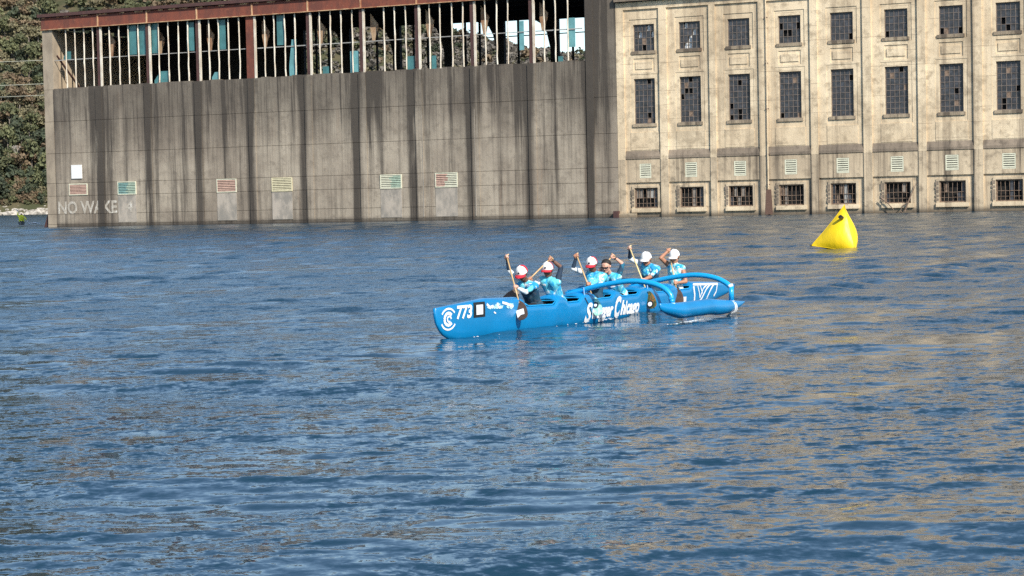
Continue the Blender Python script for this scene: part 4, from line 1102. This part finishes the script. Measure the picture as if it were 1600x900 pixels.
PADDLERS = [
 dict(s=3.62, odd=True, H=(816, 428), SL=(836, 447), SR=(812, 441), T=(792, 401), nT=-.30, B=(803, 452), nB=.0, ET=(783, 428), EB=(830, 470), down=.55, turn=.05,
      m=dict(skin='skin_dark', hand='skin_light', torso='jersey_low', sleeve='sleeve_white', _tu='sleeve', _tf='cuff', _bu='torso', _bf='sleeve'), cap=('cap_white', 'cap_red', 'cap_red'), watch='t',
      shaft='wood', blade='wood_dark', sticker='white', Lp=.72,
      K=(814, 484, .31), label='front paddler in red and white cap and white sleeved jersey leaning forward', plabel='paddle with dark brown blade and white patch held by the front paddler'),
 dict(s=4.62, odd=False, H=(856, 423), SL=(871, 441), SR=(847, 437), T=(860, 404), nT=.06, B=(827, 437), nB=-.30, ET=(879, 424), EB=(832, 446), down=.25, turn=.15,
      m=dict(skin='skin_dark', hand='skin_tan', torso='jersey', sleeve='sleeve_navy', _tu='sleeve', _tf='skin', _bu='_w', _bf='_w'), cap=('cap_white', 'cap_red', 'cap_red'), watch='t',
      shaft='wood', blade='wood_dark', Lp=.98,
      K=(799, 464, -.5), label='second paddler in white cap with red brim raising a bare brown forearm', plabel='wooden paddle slanting down to the far side from the second paddler'),
 dict(s=6.22, odd=True, H=(925, 414), SL=(944, 432), SR=(916, 427), T=(901, 399), nT=-.27, B=(922, 442), nB=.12, ET=(894, 424), EB=(938, 452), down=.4, turn=.1,
      m=dict(skin='skin_dark', hand='skin_tan', torso='jersey_low', sleeve='sleeve_white', _tu='sleeve', _tf='cuff', _bu='torso', _bf='torso'), cap=('cap_white', 'cap_red', 'cap_red'), watch='t',
      shaft='wood', blade='mint', sticker='ring', Lp=.74, bw=.9,
      K=(931, 477, .31), label='third paddler in red and white cap just behind the front outrigger arm', plabel='paddle with mint green printed blade held by the third paddler'),
 dict(s=7.42, odd=False, H=(947, 417), SL=(966, 433), SR=(942, 430), T=(957, 400), nT=.05, B=(934, 420), nB=-.26, ET=(978, 422), EB=(928, 436), down=.3, turn=.15,
      m=dict(skin='skin_light', torso='jersey', sleeve='jersey_navy', _tu='sleeve', _tf='skin', _bu='torso', _bf='skin'), watch='t',
      shaft='wood', blade='shaft_blue', Lp=1.02,
      K=(905, 458, -.5), label='fourth paddler bareheaded with dark hair and dark left sleeve hands raised before the face', plabel='wooden paddle slanting down from the hands of the dark haired fourth paddler'),
 dict(s=9.0, odd=True, H=(1010, 406), SL=(1027, 420), SR=(1003, 414), T=(984, 387), nT=-.28, B=(1005, 437), nB=.12, ET=(984, 404), EB=(1026, 440), down=.3, turn=.0,
      m=dict(skin='skin_tan', hand='skin_light', torso='jersey_mid', sleeve='sleeve_white', _tu='sleeve', _tf='cuff', _bu='torso', _bf='skin'), cap=('cap_white', 'cap_white', 'cap_white'),
      shaft='wood_pale', blade='floral', sticker='disc', Lp=.82,
      K=(1015, 467, .31), label='fifth paddler in plain white cap and long turquoise sleeves with raised pale fist', plabel='pale wood paddle with dark floral blade held by the fifth paddler'),
 dict(s=10.2, odd=True, H=(1054, 402), SL=(1066, 419), SR=(1046, 415), T=(1045, 391), nT=-.16, B=(1053, 441), nB=.15, ET=(1032, 411), EB=(1070, 438), down=.3, turn=.0,
      m=dict(skin='skin_tan', torso='jersey_pale', sleeve='jersey_pale', _tu='skin', _tf='skin', _bu='skin', _bf='skin'), cap=('cap_white', 'cap_white', 'cap_white'),
      shaft='wood', blade='wood_dark', Lp=.74,
      K=(1059, 463, .28), label='rearmost paddler in white cap and sleeveless pale jersey with bare arms', plabel='wooden paddle held upright by the rearmost paddler'),
]
_ik_mats = None
for sp_ in PADDLERS:
    if sp_['m'].get('_bu') == '_w': sp_['m']['_bu'] = 'pale'; sp_['m']['_bf'] = 'pale'
    make_paddler(sp_)
#@@REST
# ------------------------------------------------------------------ yellow marker buoy
def buoy():
    # four-cornered inflatable: corners on the water at three places, one above
    def G(px, py, z=0.0):
        d = ray(px, py); t = (z-CAM_H)/d.z; return EYE+d*t
    c0 = G(1322, 389); sc_ = F_PX/c0.y
    D = c0.y
    def at(px, py, dy):
        d = ray(px, py); return EYE+d*((D+dy)/d.y)
    A = at(1319.5, 320, .15); Bp = at(1267, 384, .45); Cc = at(1338, 395.5, -.75); Dd = at(1338, 378, 1.0)
    ctr = (A+Bp+Cc+Dd)/4; root = empty('marker_buoy', (ctr.x, ctr.y, 0)); tag(root, 'big yellow inflatable four cornered buoy floating before the powerhouse', 'buoy')
    V = []; Fc = []; N = 16
    def face(P, Q, R_, puff):
        nrm = (Q-P).cross(R_-P).normalized(); o = (P+Q+R_)/3
        if nrm.dot(o-ctr) < 0: nrm = -nrm
        base = len(V); ids = {}
        for i in range(N+1):
            for j in range(N+1-i):
                k = N-i-j; a, b, c = i/N, j/N, k/N
                p = P*a+Q*b+R_*c; w_ = (27*a*b*c); e = (a*b+b*c+c*a)*3
                # full panels, slightly drawn-in edges
                p = p + nrm*puff*w_**.8; p = p + (ctr-p)*.05*(1-w_)*min(1, 4*(a*b+b*c+c*a))
                ids[i, j] = len(V); V.append(p-Vector((ctr.x, ctr.y, 0)))
        for i in range(N):
            for j in range(N-i):
                Fc.append((ids[i, j], ids[i+1, j], ids[i, j+1]))
                if i+j < N-1: Fc.append((ids[i+1, j], ids[i+1, j+1], ids[i, j+1]))
    for t_ in ((A, Bp, Cc), (A, Cc, Dd), (A, Bp, Dd), (Bp, Cc, Dd)): face(*t_, .22)
    g = NT('yellow_inflatable_vinyl'); n1 = g.noise(g.pos(False), 3, 3)
    o = mesh_obj('buoy_body', V, Fc, g.out(g.mix(n1, (.80, .54, .004), (.86, .60, .008)), .45, g.bump(g.noise(g.pos(False, 0, (1, 1, .4)), 3.5, 3), .05, .5)), root, smooth=True)
    o0 = Vector((ctr.x, ctr.y, 0))
    for a_, b_ in ((A, Bp), (A, Cc), (A, Dd), (Bp, Cc), (Cc, Dd)):
        pts = []
        for i in range(13):
            f = i/12; p_ = a_*(1-f)+b_*f; pts.append(p_+(ctr-p_)*.05*min(1, 4*f*(1-f))*1.0+(p_-ctr).normalized()*.004-o0)
        MB().tube(pts, .014, 5).build('welded_seam', M['slat_yel2'], root, True)
    for p_ in (Bp, Cc): MB().tube([p_-o0+Vector((.05*math.cos(t), -.02, .05*math.sin(t))) for t in np.linspace(0, 6.283, 10)], .012, 5).build('tether_ring', M['black'], root, True)
    c = at(1312.5, 338.5, -.38)-Vector((ctr.x, ctr.y, 0))
    n_ = (Bp-A).cross(Cc-A).normalized(); n_ = n_ if n_.y < 0 else -n_
    MB().tube([c-n_*.30, c+n_*.0], [(.10, .075), (.10, .075)], 12).build('inflation_valve', M['black'], root)
buoy()
# ------------------------------------------------------------------ distant kayaker at far left
def kayaker():
    d = ray(34, 353.5); t = -CAM_H/d.z; P = EYE+d*t; P.z = 0.38
    KR = -1.35
    k = empty('kayak', P, KR); tag(k, 'small dark kayak far off near the left shore', 'kayak')
    V = []; Fc = []
    for i in range(13):
        f = i/12*2-1; w_ = .36*(1-f*f)**.7+.01; x = f*1.9; z = .20+.08*f*f
        V += [(x, -w_, z), (x, -w_*.6, -.1), (x, w_*.6, -.1), (x, w_, z), (x, 0, z+.05)]
    for i in range(12):
        for q in range(5): Fc.append((i*5+q, i*5+(q+1) % 5, (i+1)*5+(q+1) % 5, (i+1)*5+q))
    mesh_obj('kayak_hull', V, Fc, plain('dark_blue_plastic', (.015, .03, .06), .4), k)
    r = empty('person', P, KR); tag(r, 'far off kayaker in bright yellow jacket with one arm raised', 'person')
    Y = plain('yellow_jacket', (.86, .88, .05), .7, .03); v = Vector
    Pm = [(v((0, 0, .3)), v((.05, 0, .75)), .27, .28, 'j'), (v((.05, -.2, .78)), v((.05, .22, .78)), .11, .11, 'j'), (v((.05, .22, .8)), v((.12, .42, .6)), .09, .07, 'j'), (v((.12, .42, .6)), v((.3, .4, .45)), .065, .05, 'j'),
          (v((.05, -.22, .8)), v((.0, -.36, 1.05)), .09, .07, 'j'), (v((.0, -.36, 1.05)), v((.05, -.28, 1.32)), .065, .05, 'j'), (v((.05, 0, .85)), v((.06, 0, .93)), .06, .06, 's'), (v((.06, 0, 1.02)), v((.06, 0, 1.08)), .1, .1, 's'),
          (v((.15, 0, 1.04)), v((.18, 0, 1.02)), .02, .015, 's'), (v((0, .1, .25)), v((.7, .12, .3)), .1, .07, 't'), (v((0, -.1, .25)), v((.7, -.12, .3)), .1, .07, 't')]
    for q, h in ((1, (.3, .4, .45)), (-1, (.05, -.28, 1.32))):
        h = v(h); Pm.append((h, h+v((.02, 0, .05)), .04, .035, 's'))
        for i in range(5): Pm.append((h+v((0, .02*(i-2), .04)), h+v((.05, .02*(i-2), .06)), .012, .01, 's'))
    blob_body(Pm, 'body', r, {'j': Y, 's': M['skin_tan'], 't': M['shorts']}, .03)
    p = empty('kayak_paddle', P, KR); tag(p, 'pale double bladed paddle held by the kayaker in yellow', 'paddle')
    a, b = v((.3, .75, .05)), v((.0, -.5, 1.65)); MB().tube([a, b], .02, 6).build('shaft', M['white'], p)
    for e, q in ((a, 1), (b, -1)): dd = (b-a).normalized()*q; MB().tube([e, e+dd*.2, e+dd*.42], [(.03, .02), (.08, .015), (.03, .015)], 8).build('blade', M['white'], p)
    rng = random.Random(2); V = []; Fc = []
    for i in range(40):
        x, y = 1.9+rng.uniform(0, 1.9), rng.uniform(-.5, .5); z = rng.uniform(.03, .22)*(1-abs(x-2.7)/1.3); s = rng.uniform(.05, .16)
        bm = bmesh.new(); bmesh.ops.create_icosphere(bm, subdivisions=1, radius=s); b_ = len(V)
        V += [(x+q.co.x*1.5, y+q.co.y, max(z, .02)+q.co.z*.7) for q in bm.verts]; Fc += [tuple(b_+q.index for q in f_.verts) for f_ in bm.faces]; bm.free()
    sp = mesh_obj('kayak_splash', V, Fc, M['white']); sp.location = P+Vector((-.6, 0, 0)); [setattr(q_, 'scale', (1.8, 1.8, 1.6)) for q_ in (k, r, p)]; tag(sp, 'white splash beside the far kayak', 'splash', kind='stuff')
kayaker()
def foam():
    rng = random.Random(9); V = []; Fc = []
    def dot(p, r):
        bm = bmesh.new(); bmesh.ops.create_icosphere(bm, subdivisions=1, radius=r); b_ = len(V)
        V.extend([(p[0]+q.co.x*1.8, p[1]+q.co.y*1.2, p[2]+q.co.z*.5) for q in bm.verts]); Fc.extend([tuple(b_+q.index for q in f_.verts) for f_ in bm.faces]); bm.free()
    def at(s, n): P = BOW+AFT*s+PORT*n; return P
    for _ in range(36): p = at(rng.gauss(5.9, .45), 2.40+abs(rng.gauss(0, .05))); dot((p.x, p.y, .01), rng.uniform(.006, .017))
    for _ in range(8): p = at(rng.uniform(4.8, 9.3), 2.44+abs(rng.gauss(0, .06))); dot((p.x, p.y, .015), rng.uniform(.006, .018))
    for _ in range(16): p = at(rng.uniform(.6, 9), .30+abs(rng.gauss(0, .08))); dot((p.x, p.y, .012), rng.uniform(.006, .016))
    for s in (2.45, 6.0, 8.8):
        for _ in range(14): p = at(rng.gauss(s, .15), .45+rng.gauss(0, .1)); dot((p.x, p.y, .02), rng.uniform(.008, .02))
    tag(mesh_obj('water_foam', V, Fc, flat('foam', (.75, .8, .82), .6)), 'small white foam flecks along the hull and float', 'foam', kind='stuff')
foam()
